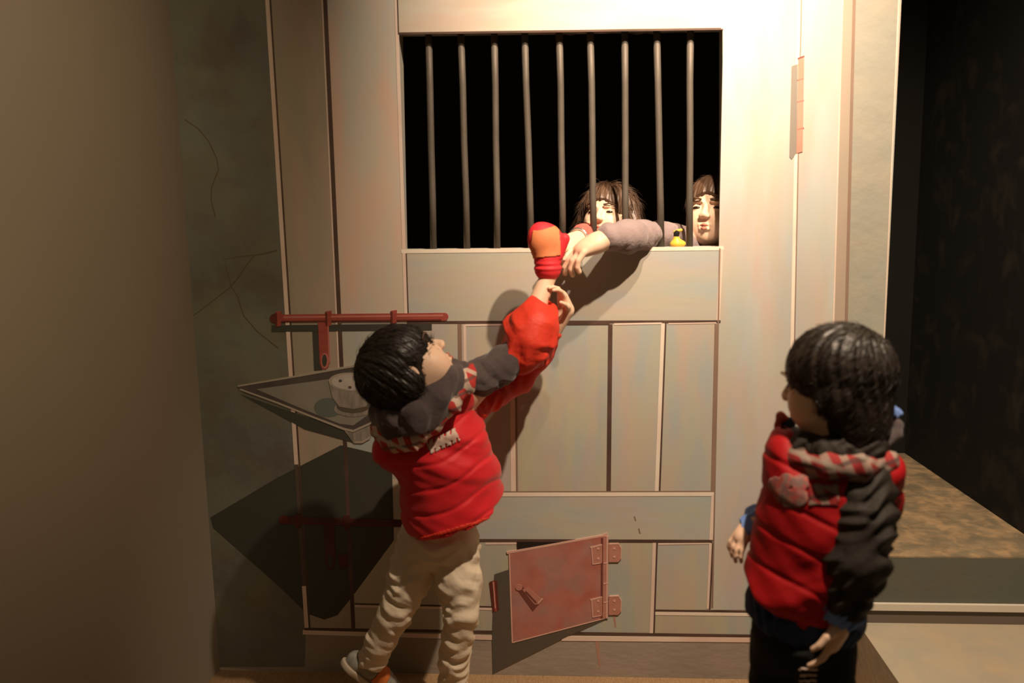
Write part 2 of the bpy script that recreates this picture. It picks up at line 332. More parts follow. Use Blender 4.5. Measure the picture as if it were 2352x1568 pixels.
p = Paint(); p.poly([(X(LE, TOP)-3, TOP), (X(L1, TOP), TOP), (703, 1455), (1745, 1470), (1745, 1700), (X(LE, 1700), 1700)][:0] or q(off(LE, -4), L1, TOP, 1531), mt['plaster'], 1)
p.line([(425, 275), (455, 295), (480, 325), (498, 365), (502, 390), (486, 430), (485, 460), (495, 500)], 2.2, mt['crack'], 2)
p.line([(636, 575), (605, 583), (560, 588), (515, 595)], [3.5, 3, 2, 1], mt['crack'], 2)
p.line([(585, 586), (565, 610), (545, 640), (530, 658), (490, 690), (440, 728)], [3, 3, 3, 2.5, 2, 1.5], mt['crack'], 2)
p.line([(515, 595), (530, 655), (545, 680), (560, 725), (590, 760), (640, 800)], [1, 1.5, 2, 2.5, 2.5, 2.5], mt['crack'], 2)
p.build('plaster_border', mural)
p = Paint(); p.poly([(X(L1, 1449), 1449), (1745, 1465), (2010, 1470), (2010, 1640), (600, 1640), (X(L1, 1640)-100, 1640), (X(LE, 1531), 1531), (X(L1, 1531)-8, 1531), ], mt['plasterlow'], 1)
p.line([(1372, 1470), (1374, 1500), (1378, 1530)], [10, 7, 3], mt['rust'], 2)
lower = p
lower.v = [np.array([v[0], v[1], max(v[2], 0.0)]) for v in lower.v]
lower.build('plaster_footing', mural)

p = Paint(); p.poly(q(L1, L2, TOP, 1447), mt['brownboard'], 1)
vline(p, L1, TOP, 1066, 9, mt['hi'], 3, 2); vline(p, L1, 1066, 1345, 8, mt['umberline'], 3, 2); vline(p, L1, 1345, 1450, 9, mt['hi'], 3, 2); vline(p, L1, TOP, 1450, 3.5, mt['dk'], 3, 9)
vline(p, L2, TOP, 1000, 3, mt['hi'], 2, -7)
p.build('outer_board', mural)
p = Paint(); p.poly(q(L2, L3, TOP, 740), mt['stileb'], 1); p.poly(q(L2, ((930, 740), (935, 1445)), 740, 1390), mt['stileb'], 1)
vline(p, L2, TOP, 1445, 9, mt['dk'], 3, 0)
vline(p, L3, TOP, 738, 8, mt['hi'], 3, 3); vline(p, L3, TOP, 80, 3, mt['dk'], 3, 6); vline(p, L3, 576, 738, 3, mt['dk'], 3, 8)
p.line([(776, 740), (905, 740)], 3, mt['dks'], 3)
p.build('left_stile', mural)
p = Paint(); p.poly([(X(L3, TOP)+6, TOP), (X(R1, TOP), TOP), (1661, 66), (914, 77)], mt['toprail'], 1)
p.line([(914, 77), (1661, 66)], 5, mt['dk'], 3); p.line([(X(R1, TOP)-3, TOP), (1659, 66)], 5, mt['hi'], 3)
p.build('top_rail', mural)
p = Paint(); p.poly([(926, 576), (1660, 569), (1652, 738), (932, 742)], mt['rail'], 1)
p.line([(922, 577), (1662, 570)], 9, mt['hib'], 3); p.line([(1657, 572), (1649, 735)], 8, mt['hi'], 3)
p.line([(935, 740), (1655, 738)], 6, mt['dk'], 3); p.line([(1285, 742), (1400, 741)], 8, mt['dk'], 4)
p.build('middle_rail', mural)
def plank(x0, x1, y0, y1, m, marks, name='door_plank'):
    p = Paint(); p.poly([(x0[0], y0), (x1[0], y0), (x1[1], y1), (x0[1], y1)], m, 1)
    for (a, b, wd, mm) in marks: p.line([a, b], wd, mm, 3)
    p.build(name, mural)
plank((778, 792), (1055, 1060), 742, 1100, mt['plank'], [((1056, 744), (1060, 1130), 9, mt['dks'])])
plank((1060, 1064), (1175, 1180), 742, 1132, mt['plank'], [((1067, 746), (1072, 1130), 6, mt['hi']), ((1068, 747), (1170, 745), 4, mt['hi'])])
plank((1175, 1180), (1402, 1398), 742, 1132, mt['plank2'], [((1176, 744), (1179, 1130), 11, mt['hi']), ((1184, 744), (1188, 1130), 4, mt['dks']), ((1402, 744), (1398, 1130), 10, mt['dk'])])
plank((1402, 1398), (1526, 1512), 742, 1132, mt['plank'], [((1523, 742), (1508, 1130), 9, mt['hib']), ((1529, 742), (1515, 1130), 4, mt['dk']), ((1410, 744), (1520, 742), 4, mt['hi'])])
plank((1526, 1512), (1652, 1642), 742, 1132, mt['plank'], [((1646, 744), (1637, 1130), 9, mt['dks']), ((1535, 743), (1645, 741), 3, mt['hi'])])
p = Paint(); p.poly([(800, 1130), (1642, 1132), (1637, 1241), (806, 1238)], mt['rail'], 1)
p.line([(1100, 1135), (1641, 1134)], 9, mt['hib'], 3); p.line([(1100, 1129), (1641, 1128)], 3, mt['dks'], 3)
p.line([(1638, 1136), (1633, 1239)], 8, mt['hi'], 3); p.line([(1100, 1240), (1636, 1242)], 6, mt['dk'], 4)
p.line([(1457, 1185), (1460, 1195)], 3, mt['dks'], 2); p.line([(1467, 1213), (1470, 1225)], 3, mt['dks'], 2)
p.build('lower_rail', mural)
p = Paint(); p.poly([(806, 1238), (1507, 1243), (1500, 1455), (812, 1447)], mt['plank2'], 1)
p.line([(1503, 1246), (1496, 1453)], 8, mt['hi'], 3); p.line([(1509, 1246), (1502, 1453)], 4, mt['dk'], 3)
p.line([(815, 1391), (1135, 1398)], 5, mt['hi'], 3); p.line([(815, 1386), (1135, 1393)], 3, mt['dk'], 3); p.line([(1115, 1248), (1188, 1247)], 4, mt['hi'], 3)
p.line([(1410, 1412), (1414, 1440)], [6, 3], mt['rust'], 2)
p.build('hatch_panel', mural)
plank((1507, 1503), (1636, 1628), 1243, 1400, mt['plank'], [((1632, 1247), (1626, 1397), 6, mt['hi']), ((1637, 1247), (1630, 1398), 4, mt['dk']), ((1512, 1249), (1632, 1247), 3, mt['hi'])])
p = Paint(); p.poly([(1503, 1400), (2012, 1405), (2012, 1470), (1500, 1458)], mt['plank2'], 1)
p.line([(1505, 1401), (1900, 1406)], 4, mt['dk'], 3); p.line([(1505, 1408), (1900, 1413)], 7, mt['hib'], 3)
p.build('kick_board', mural)
p = Paint(); p.line([(700, 1444), (1300, 1453), (1900, 1462)], 6, mt['dk'], 4); p.line([(696, 1451), (1140, 1464)], 10, mt['hi'], 4); p.line([(1290, 1465), (1900, 1470)], 11, mt['hi'], 4)
p.build('bottom_moulding', mural)
p = Paint(); p.poly(q(R1, R2, TOP, 1400), mt['stile'], 1)
vline(p, R1, 570, 1395, 3.5, mt['dks'], 3, 2); vline(p, R2, TOP, 1400, 8, mt['hib'], 3, -3); vline(p, R2, TOP, 1400, 2.5, mt['dks'], 3, 2.5)
p.line([(1728, 400), (1733, 470)], [6, 14], mt['pink'], 2) if False else None
p.build('right_stile', mural)
p = Paint(); p.poly(q(R2, R3, TOP, 1402), mt['stile'], 1); p.build('door_jamb', mural)
p = Paint(); p.poly(q(R3, R4, TOP, 1403), mt['brownboard'], 1); vline(p, R4, TOP, 1400, 7, mt['dks'], 3, -3); vline(p, R3, TOP, 1400, 3, mt['hi'], 2, -2)
p.build('jamb_brown_strip', mural)  # narrow brown painted strip beside the jamb
p = Paint(); pl = q(R4, off(RE, 0), TOP, 1404); p.poly(pl, mt['stucco'], 1); vline(p, RE, TOP, 1400, 4, mt['hi'], 2, -3)
p.v = [np.array([min(v[0], xr), v[1], v[2]]) for v in p.v]
p.build('stucco_border', mural)

# painted hinge at top right
p = Paint(); p.poly([(1818, 152), (1832, 147), (1829, 352), (1818, 366), (1813, 360)], mt['greyshade'], 4)
p.poly([(1833, 132), (1847, 127), (1843, 348), (1829, 352)], mt['pink'], 6)
p.line([(1832, 135), (1847, 129)], 3, mt['hatchdk'], 7)
for y in (182, 232, 295): p.line([(1831, y+2), (1846, y-2)], 2, mt['hatch'], 7)
p.build('painted_hinge', mural, label='pink painted hinge with painted grey shade')

# painted bolts
def bolt(y0, y1, x0, x1, r, cm, handle, sh, cl, name, lab, full=True):
    p = Paint(); c, hi, dkm = cm
    f = lambda x: y0+(y1-y0)*(x-x0)/(x1-x0)
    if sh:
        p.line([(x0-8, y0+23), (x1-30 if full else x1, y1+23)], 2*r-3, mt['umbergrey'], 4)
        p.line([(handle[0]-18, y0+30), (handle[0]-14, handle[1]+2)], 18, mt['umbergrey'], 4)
    p.line([(x0, f(x0)), (x1, f(x1))], 2*r, c, 6); p.ell((x0, f(x0)), r+3, r+2, dkm, 6); p.ell((x1, f(x1)), r*0.9, r, c, 6)
    p.line([(x0+20, f(x0)-r*0.35), (x1-4, f(x1)-r*0.35)], r*0.5, hi, 7); p.line([(x0, f(x0)+r*0.8), (x1-8, f(x1)+r*0.8)], r*0.4, dkm, 7)
    for xc in cl:
        p.poly([(xc-7, f(xc)-r-6), (xc+7, f(xc)-r-8), (xc+6, f(xc)+r+8), (xc-5, f(xc)+r+10)], c, 8); p.line([(xc-5, f(xc)-r-4), (xc-4, f(xc)+r+8)], 4, dkm, 9)
    hx, hy = handle
    p.poly([(hx-14, f(hx)+r), (hx+10, f(hx)+r), (hx+13, hy-22), (hx+10, hy-6), (hx+3, hy), (hx-5, hy-2), (hx-10, hy-14)], c, 6)
    p.line([(hx+9, f(hx)+r+5), (hx+12, hy-15)], 3, hi, 7)
    p.ell((hx+2, hy-20), 9, 18, hi, 7); p.ell((hx+1, hy-21), 5.5, 14, mt['umbergrey'], 8)
    p.build(name, mural, label=lab)
bolt(731, 727, 632, 1022, 9, (mt['bolt'], mt['bolthi'], mt['boltdk']), (745, 848), True, (640, 755, 905), 'painted_bolt', 'red painted door bolt level with the boy\'s forehead')
bolt(1193, 1201, 652, 925, 8, (mt['boltlow'], mt['boltlow'], mt['boltdk']), (758, 1308), False, (686, 797), 'painted_bolt', 'dark red painted bolt low on the door')
p = Paint(); p.poly([(776, 1272), (801, 1270), (799, 1303), (780, 1304)], mt['boltlow'], 6); p.ell((788, 1286), 6, 8, mt['boltdk'], 7); p.build('painted_keeper', mural)

# painted tray with bowl
p = Paint()
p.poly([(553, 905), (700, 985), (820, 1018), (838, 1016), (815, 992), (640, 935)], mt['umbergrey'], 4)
p.poly([(545, 888), (832, 836), (885, 880), (890, 930), (874, 960), (812, 990), (790, 985), (700, 948), (560, 900)], mt['traydk'], 6)
p.poly([(590, 893), (770, 868), (850, 862), (868, 900), (862, 940), (812, 976), (780, 972), (700, 940)], mt['traymid'], 7)
p.line([(547, 886), (690, 862), (832, 836)], [3, 4, 5], mt['trayhi'], 8)
p.line([(552, 893), (640, 925), (720, 957), (790, 984), (812, 989), (872, 962)], [3, 4, 4, 5, 5, 4], mt['trayhi'], 8)
p.poly([(792, 988), (812, 993), (874, 966), (862, 985), (850, 1008), (830, 1018), (812, 1016)], mt['cup'], 7)
p.line([(815, 1015), (835, 1014), (850, 1003)], 4, mt['trayhi'], 8)
tray = p.build('painted_tray', mural, label='grey painted serving tray seen edge on behind the boy\'s head')
p = Paint(); p.ell((755, 935), 33, 22, mt['teal'], 8)
p.ell((812, 938), 44, 18, mt['cup'], 9); p.ell((812, 932), 38, 15, mt['umber'], 10)
p.poly([(757, 880), (862, 880), (854, 915), (842, 932), (812, 938), (780, 932), (765, 912)], mt['cup'], 11)
p.ell((808, 876), 52, 21, mt['trayhi'], 12, rot=0.05); p.ell((810, 877), 47, 18, mt['rice'], 13, rot=0.05)
p.ell((783, 873), 4, 3, mt['traydk'], 14); p.ell((805, 888), 4, 3, mt['traydk'], 14)
p.build('painted_bowl', tray, label='painted tin bowl of rice')
# the tray's long shade is part of the artwork
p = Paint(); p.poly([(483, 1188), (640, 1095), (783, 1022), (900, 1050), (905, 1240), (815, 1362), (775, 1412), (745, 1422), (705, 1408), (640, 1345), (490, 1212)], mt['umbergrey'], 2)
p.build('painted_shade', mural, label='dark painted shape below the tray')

# painted hatch
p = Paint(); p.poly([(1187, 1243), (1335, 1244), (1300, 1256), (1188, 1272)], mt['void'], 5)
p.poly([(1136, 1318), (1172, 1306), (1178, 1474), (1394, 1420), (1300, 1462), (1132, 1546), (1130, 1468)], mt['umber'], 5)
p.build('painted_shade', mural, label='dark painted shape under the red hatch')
p = Paint(); p.poly([(1169, 1269), (1394, 1229), (1392, 1419), (1176, 1475)], mt['hatch'], 7)
p.line([(1164, 1268), (1384, 1229), (1395, 1226)], [5, 4, 8], mt['hatchhi'], 8); p.line([(1170, 1270), (1177, 1474)], 3, mt['hatchhi'], 8)
p.line([(1177, 1474), (1390, 1418)], 2.5, mt['hatchhi'], 8)
p.line([(1391, 1230), (1390, 1418)], 13, mt['hatchmid'], 9); p.line([(1395, 1230), (1394, 1418)], 4, mt['hatchhi'], 10); p.line([(1383, 1234), (1382, 1418)], 5, mt['hatchdk'], 9)
for y in (1290, 1337, 1380): p.line([(1386, y+2), (1397, y)], 2.5, mt['hatchhi'], 11)
hatch = p.build('painted_hatch', mural, label='dusty red painted food hatch standing ajar')
for (y0, y1) in ((1250, 1289), (1370, 1410)):
    p = Paint(); p.poly([(1398, y0-2), (1422, y0-4), (1428, y0+10), (1427, y1-8), (1420, y1), (1398, y1)], mt['hatchmid'], 9)
    p.line([(1400, y0-2), (1421, y0-3), (1427, y0+8), (1426, y1-8)], 2, mt['hatchhi'], 10)
    p.poly([(1357, y0+6), (1383, y0), (1383, y1+2), (1360, y1+6)], mt['hatchmid'], 9)
    p.line([(1356, y0+6), (1383, y0-1)], 3.5, mt['hatchhi'], 10); p.line([(1359, y0+8), (1362, y1+6)], 2, mt['hatchhi'], 10); p.line([(1362, y1+5), (1380, y1+2)], 2, mt['hatchhi'], 10)
    for (a, b) in ((1374, y0+8), (1374, y1-8), (1411, y0+8), (1411, y1-12)): p.ell((a, b), 3, 2.5, mt['hatchhi'], 11, 8)
    p.build('painted_hinge_plate', hatch)
p = Paint(); p.poly([(1188, 1352), (1200, 1345), (1238, 1385), (1224, 1402)], mt['hatchdk'], 9)
p.poly([(1200, 1352), (1213, 1347), (1246, 1376), (1238, 1386), (1228, 1386)], mt['hatchmid'], 10); p.ell((1192, 1347), 8, 7, mt['hatchmid'], 11); p.line([(1207, 1356), (1232, 1382)], 4, mt['hatchdk'], 11)
p.line([(1236, 1383), (1246, 1373)], 3, mt['hatchhi'], 12); p.build('painted_latch', hatch)
p = Paint(); p.poly([(1124, 1336), (1138, 1331), (1142, 1333), (1146, 1400), (1132, 1405)], mt['boltdk'], 6); p.line([(1134, 1334), (1139, 1403)], 5, mt['bolt'], 7); p.line([(1133, 1335), (1138, 1395)], 1.8, mt['hatchhi'], 8)
p.build('painted_catch', mural)

# ------------------------------------------------------------------ barred window
bw = thing('window_grille', at(1290, 575, 0.035), 'row of nine dull grey vertical metal bars set in the dark opening', 'window bars')
bars = [((984, 78), (996, 578)), ((1058, 77), (1073, 577)), ((1135, 76), (1142, 577)), ((1205, 75), (1221, 576)), ((1284, 74), (1293, 575)), ((1355, 73), (1365, 575)), ((1435, 72), (1437, 574)), ((1508, 71), (1519, 573)), ((1586, 70), (1584, 572))]
for a, b in bars:
    A = at(a[0], a[1]-16, 0.035); B = at(b[0], b[1]+8, 0.035)
    MB().tube([A, A*.75+B*.25+np.array([random.uniform(-.0015, .0015), 0, 0]), A*.5+B*.5, A*.25+B*.75+np.array([random.uniform(-.0015, .0015), 0, 0]), B], 0.0095, mt['bar'], 12).build('bar', bw, True)
s = MB(); pts = [(1262, 70), (1275, 79), (1290, 77), (1312, 81), (1330, 76), (1352, 77), (1380, 75), (1405, 77), (1440, 75), (1462, 80), (1480, 76), (1500, 78), (1510, 74), (1575, 75), (1582, 66), (1580, 58), (1262, 62)]
s.prism([at(x, y, 0.05) for x, y in pts], (0, 0.004, 0), mt['liner']); s.build('torn_liner', bw, label='torn pale strip along the bars\' top')

#PEOPLE
def nrm(v): v = np.array(v, float); return v/np.linalg.norm(v)
class SDF:
    def __init__(s, lo, hi, h):
        s.lo = np.array(lo, float); s.h = h; n = np.ceil((np.array(hi)-s.lo)/h).astype(int)+1; s.n = n
        s.ax = [(s.lo[i]+h*np.arange(n[i])).astype(np.float32) for i in range(3)]; s.f = np.full(n, 0.06, np.float32)
    def sub(s, lo, hi):
        i0 = np.clip(np.floor((np.array(lo)-s.lo)/s.h).astype(int), 0, s.n); i1 = np.clip(np.ceil((np.array(hi)-s.lo)/s.h).astype(int)+1, 0, s.n)
        sl = tuple(slice(a, b) for a, b in zip(i0, i1))
        return sl, s.ax[0][sl[0]][:, None, None], s.ax[1][sl[1]][None, :, None], s.ax[2][sl[2]][None, None, :]
    def op(s, fn, lo, hi, k, mode='u'):
        pad = k+0.02; sl, x, y, z = s.sub(np.array(lo)-pad, np.array(hi)+pad); g = s.f[sl]
        if g.size == 0: return s
        d = fn(x, y, z).astype(np.float32)
        if mode == 'u':
            t = np.clip(.5+.5*(g-d)/k, 0, 1); s.f[sl] = g*(1-t)+d*t-k*t*(1-t)
        elif mode == 's':
            d = -d; t = np.clip(.5+.5*(d-g)/k, 0, 1); s.f[sl] = g*(1-t)+d*t+k*t*(1-t)
        elif mode == 'i':
            s.f = np.maximum(s.f, fn(*s.grid()))
        return s
    def grid(s): return s.ax[0][:, None, None], s.ax[1][None, :, None], s.ax[2][None, None, :]
    def cone(s, a, b, ra, rb, k=0.01, mode='u'):
        a = np.array(a, float); b = np.array(b, float); ab = b-a; L2_ = max(ab@ab, 1e-9); r = max(ra, rb)
        def fn(x, y, z):
            t = np.clip(((x-a[0])*ab[0]+(y-a[1])*ab[1]+(z-a[2])*ab[2])/L2_, 0, 1)
            return np.sqrt((x-a[0]-t*ab[0])**2+(y-a[1]-t*ab[1])**2+(z-a[2]-t*ab[2])**2)-(ra+(rb-ra)*t)
        return s.op(fn, np.minimum(a, b)-r, np.maximum(a, b)+r, k, mode)
    def chain(s, pts, rs, k=0.012):
        for i in range(len(pts)-1): s.cone(pts[i], pts[i+1], rs[i], rs[i+1], k)
        return s
    def ell(s, c, rad, R=None, k=0.01, mode='u'):
        c = np.array(c, float); rad = np.array(rad, float); R = np.eye(3) if R is None else R   # columns of R are local axes
        def fn(x, y, z):
            p = [((x-c[0])*R[0, i]+(y-c[1])*R[1, i]+(z-c[2])*R[2, i]) for i in range(3)]
            k0 = np.sqrt(sum((p[i]/rad[i])**2 for i in range(3))); k1 = np.sqrt(sum((p[i]/rad[i]**2)**2 for i in range(3)))+1e-6
            return k0*(k0-1)/k1
        m = rad.max(); return s.op(fn, c-m, c+m, k, mode)
    def half(s, c, n, k=0.004):                      # keep the side n points away from
        n = nrm(n); x, y, z = s.grid(); d = ((x-c[0])*n[0]+(y-c[1])*n[1]+(z-c[2])*n[2]).astype(np.float32)
        t = np.clip(.5+.5*(d-s.f)/k, 0, 1); s.f = s.f*(1-t)+d*t+k*t*(1-t); return s
    def disp(s, fn): s.f += fn(*s.grid()).astype(np.float32); return s
    def mesh(s):
        f = s.f; sg = f < 0
        a = np.zeros(tuple(np.array(f.shape)-1), np.int8)
        for i in (0, 1):
            for j in (0, 1):
                for k in (0, 1): a += sg[i:f.shape[0]-1+i, j:f.shape[1]-1+j, k:f.shape[2]-1+k]
        act = (a > 0) & (a < 8); flat = np.flatnonzero(act); ijk = np.stack(np.unravel_index(flat, act.shape), 1)
        cv = {}
        for i in (0, 1):
            for j in (0, 1):
                for k in (0, 1): cv[(i, j, k)] = f[ijk[:, 0]+i, ijk[:, 1]+j, ijk[:, 2]+k]
        P = np.zeros((len(ijk), 3)); C = np.zeros(len(ijk))
        for ax in range(3):
            for u in (0, 1):
                for v in (0, 1):
                    c0_ = [0, 0, 0]; o = [q_ for q_ in range(3) if q_ != ax]; c0_[o[0]] = u; c0_[o[1]] = v; c1_ = list(c0_); c1_[ax] = 1
                    va, vb = cv[tuple(c0_)], cv[tuple(c1_)]; cr = (va < 0) != (vb < 0); t = np.where(cr, va/np.where(cr, va-vb, 1), 0)
                    pp = np.tile(np.array(c0_, float), (len(ijk), 1)); pp[:, ax] += t; P += pp*cr[:, None]; C += cr
        P = P/np.maximum(C, 1)[:, None]; V = s.lo+(ijk+P)*s.h
        F = []; sh = act.shape
        for ax in range(3):
            o = [q_ for q_ in range(3) if q_ != ax]; s0 = [slice(None)]*3; s1 = [slice(None)]*3; s0[ax] = slice(0, -1); s1[ax] = slice(1, None)
            ch = sg[tuple(s0)] != sg[tuple(s1)]; e = np.stack(np.nonzero(ch), 1)
            ok = (e[:, o[0]] > 0) & (e[:, o[1]] > 0) & (e[:, o[0]] < sh[o[0]]) & (e[:, o[1]] < sh[o[1]]) & (e[:, ax] < sh[ax]); e = e[ok]
            ins = sg[e[:, 0], e[:, 1], e[:, 2]]
            ids = []
            for (u, v) in ((0, 0), (1, 0), (1, 1), (0, 1)):
                c = e.copy(); c[:, o[0]] -= u; c[:, o[1]] -= v
                ids.append(np.searchsorted(flat, np.ravel_multi_index((c[:, 0], c[:, 1], c[:, 2]), sh)))
            Q = np.stack(ids, 1); flip = ins if ax != 1 else ~ins
            Q[flip] = Q[flip]  # same order when the near side is inside
            Q[~flip] = Q[~flip][:, ::-1]; F.append(Q)
        return V, np.concatenate(F)
    def build(s, name, mat, parent=None, label=None, mats=None, midx=None):
        V, F = s.mesh(); s.V, s.F = V, F
        return mesh_obj(name, V, F, mats or mat, midx(V[F].mean(1)) if midx else None, parent, True, label)

def project(P):
    d = np.asarray(P)-CAMP; k = d@fw; return np.stack([1176+FPX*(d@rt)/k, 784-FPX*(d@up)/k], 1)
def normals(V, F):
    n = np.cross(V[F[:, 2]]-V[F[:, 0]], V[F[:, 3]]-V[F[:, 1]]); N = np.zeros_like(V)
    for i in range(4): np.add.at(N, F[:, i], n)
    return N/(np.linalg.norm(N, axis=1)[:, None]+1e-12)
def decal(sdf, pred, name, mat, parent, d0=0.0008, d1=0.0025, label=None):  # sewn-on cloth shape that follows the surface under it
    V, F = sdf.V, sdf.F; N = normals(V, F); c = V[F].mean(1); nf = N[F[:, 0]]
    sel = pred(c, nf); F2 = F[sel]
    if len(F2) == 0: print('decal empty', name); return None
    if name == 'back_print':
        lab = np.full(len(V), len(V)); u_ = np.unique(F2); lab[u_] = u_
        for _ in range(400):
            m_ = lab[F2].min(1); old = lab.copy()
            for i in range(4): np.minimum.at(lab, F2[:, i], m_)
            if (old == lab).all(): break
        l_ = lab[F2[:, 0]]; b_, n_ = np.unique(l_, return_counts=True); F2 = F2[l_ == b_[n_.argmax()]]
    used, inv = np.unique(F2, return_inverse=True); inv = inv.reshape(F2.shape); n = len(used)
    vo = V[used]+N[used]*d1; vi = V[used]+N[used]*d0-N[used]*0.0
    e = np.concatenate([inv[:, [i, (i+1) % 4]] for i in range(4)]); key = {}
    es = set(map(tuple, e)); side = [(a, b) for a, b in es if (b, a) not in es]
    FF = [inv, inv[:, ::-1]+n]
    if side:
        sd = np.array(side); FF.append(np.stack([sd[:, 1], sd[:, 0], sd[:, 0]+n, sd[:, 1]+n], 1))
    return mesh_obj(name, np.concatenate([vo, vi]), np.concatenate(FF), mat, None, parent, True, label)

def frame(front, up_):
    f = nrm(front); u = np.array(up_, float); u = nrm(u-f*(u@f)); r = np.cross(f, u); return np.stack([r, f, u], 1)
def wave(k, ph, amp):                                   # fold pattern along a direction
    k = np.array(k, float); return lambda x, y, z: amp*np.sin(x*k[0]+y*k[1]+z*k[2]+ph)
def folds(a, b, n, amp, seed=0, skew=0.5):
    r = np.random.default_rng(seed); d = np.array(b)-np.array(a); L_ = np.linalg.norm(d); d = d/L_
    fs = []
    for i in range(4):
        k = (d+r.normal(0, skew, 3)); k = k/np.linalg.norm(k)*(2*math.pi*n/L_)*r.uniform(0.5, 1.7)
        k2 = r.normal(0, 1, 3); k2 = k2/np.linalg.norm(k2)*(2*math.pi*n*.45/L_); k3 = r.normal(0, 1, 3); k3 = k3/np.linalg.norm(k3)*(2*math.pi*n*.4/L_)
        def g(x, y, z, k=k, k2=k2, k3=k3, p1=r.uniform(0, 6), p2=r.uniform(0, 6), p3=r.uniform(0, 6), A=amp*r.uniform(.5, 1.1)):
            m = np.clip(.35+.75*np.sin(x*k3[0]+y*k3[1]+z*k3[2]+p3), 0, 1.1)
            w_ = np.sin(x*k[0]+y*k[1]+z*k[2]+p1+1.6*np.sin(x*k2[0]+y*k2[1]+z*k2[2]+p2)); return A*m*w_*np.abs(w_)**.5*1.25
        fs.append(g)
    return lambda x, y, z: sum(g(x, y, z) for g in fs)

def head_sdf(S, c, R, s, mouth=0.0):
    T = lambda x, y, z: np.array(c)+R@(np.array([x, y, z])*s)
    e = lambda p, rad, k=0.04, mode='u': S.ell(T(*p), np.array(rad)*s, R, k*s, mode)
    e((0, -.07, .13), (.37, .44, .37)); e((0, .08, -.12), (.31, .31, .33), .08); e((0, .20, -.34), (.14, .13, .12), .10)
    for q in (-1, 1):
        e((q*.15, .20, -.17), (.14, .13, .16), .14)
        e((q*.14, .43, .015), (.085, .085, .055), .05, 's')
        e((q*.14, .315, .0), (.07, .06, .05), .02)
        S.cone(T(q*.07, .40, .085), T(q*.22, .33, .08), .016*s, .012*s, .05*s)
        e((q*.045, .425, -.125), (.035, .035, .03), .02)
        e((q*.37, -.03, -.03), (.04, .085, .125), .03); e((q*.41, -.01, -.02), (.025, .05, .08), .02, 's')
    S.cone(T(0, .37, .03), T(0, .44, -.10), .030*s, .045*s, .04*s)
    S.cone(T(-.07, .375, -.235), T(.07, .375, -.235), .022*s, .022*s, .02*s); S.cone(T(-.055, .37, -.285), T(.055, .37, -.285), .026*s, .026*s, .02*s)
    S.cone(T(-.09, .40, -.26), T(.09, .40, -.26), .008*s, .008*s, .015*s, 's')
    return T
def face_parts(T, R, s, parent, eyes=True, lidded=False):
    for q in (-1, 1):
        if eyes:
            S = SDF(T(q*.14, .34, .0)-.02, T(q*.14, .34, .0)+.02, 0.0009); S.ell(T(q*.14, .338, .0), np.array((.058, .045, .018 if lidded else .028))*s, R, .001); S.build('eye', mt['eye'], parent)
        S = SDF(T(q*.15, .4, .11)-.03, T(q*.15, .4, .11)+.03, 0.0012); S.cone(T(q*.07, .420, .105), T(q*.16, .405, .125), .014*s, .016*s, .002); S.cone(T(q*.16, .405, .125), T(q*.25, .345, .105), .013*s, .007*s, .002); S.build('eyebrow', mt['hairb'], parent)
    S = SDF(T(0, .4, -.26)-.03, T(0, .4, -.26)+.03, 0.0011)
    S.cone(T(-.075, .375, -.245), T(0, .402, -.235), .010*s, .018*s, .003); S.cone(T(0, .402, -.235), T(.075, .375, -.245), .018*s, .010*s, .003)
    S.cone(T(-.06, .375, -.28), T(0, .395, -.288), .012*s, .022*s, .003); S.cone(T(0, .395, -.288), T(.06, .375, -.28), .022*s, .012*s, .003); S.build('lips', mt['lips'], parent)

def hand_sdf(S, wrist, d, palm_n, L_, curl=(.5, .5, .55, .6), spread=0.12, thumb=1, tc=.4, start=0.1):
    d = nrm(d); n = np.array(palm_n, float); n = nrm(n-d*(n@d)); s = np.cross(d, n)*thumb    # s points to the thumb side; fingers curl toward n
    w = np.array(wrist, float); R = np.stack([s, d, n], 1); pl = L_*.52; W_ = L_*.42
    S.ell(w+d*pl*.52, (W_*.5, pl*.58, L_*.15), R, L_*.05); S.cone(w, w+d*pl*.3, L_*.16, L_*.17, L_*.08)
    lens = (.44, .48, .45, .36)
    for i in range(4):
        o = (0.375-.25*i); b = w+d*pl*(.93-.04*abs(i-1))+s*W_*o; r = L_*.058-L_*.004*(i == 3)
        ang = start+curl[i]*.5; dd = nrm(d+s*spread*(1.5-i)*.8); p0 = b-dd*L_*.1
        S.cone(p0, b, r*1.1, r*1.05, L_*.03)
        for j, fr in enumerate((.45, .31, .24)):
            e = dd*math.cos(ang)+n*math.sin(ang); b2 = b+e*lens[i]*L_*fr; S.cone(b, b2, r*(1-.08*j), r*(.93-.09*j), L_*.012); b = b2; ang += curl[i]
    b = w+d*pl*.22+s*W_*.38; ang = tc
    e = nrm(s*.8+d*.6+n*.25); b2 = b+e*L_*.2; S.cone(b, b2, L_*.085, L_*.07, L_*.05); e = nrm(s*.35+d*.85+n*tc); b3 = b2+e*L_*.17; S.cone(b2, b3, L_*.066, L_*.058, L_*.015)
    e = nrm(s*.1+d*.8+n*(tc+.3)); S.cone(b3, b3+e*L_*.13, L_*.056, L_*.045, L_*.012)

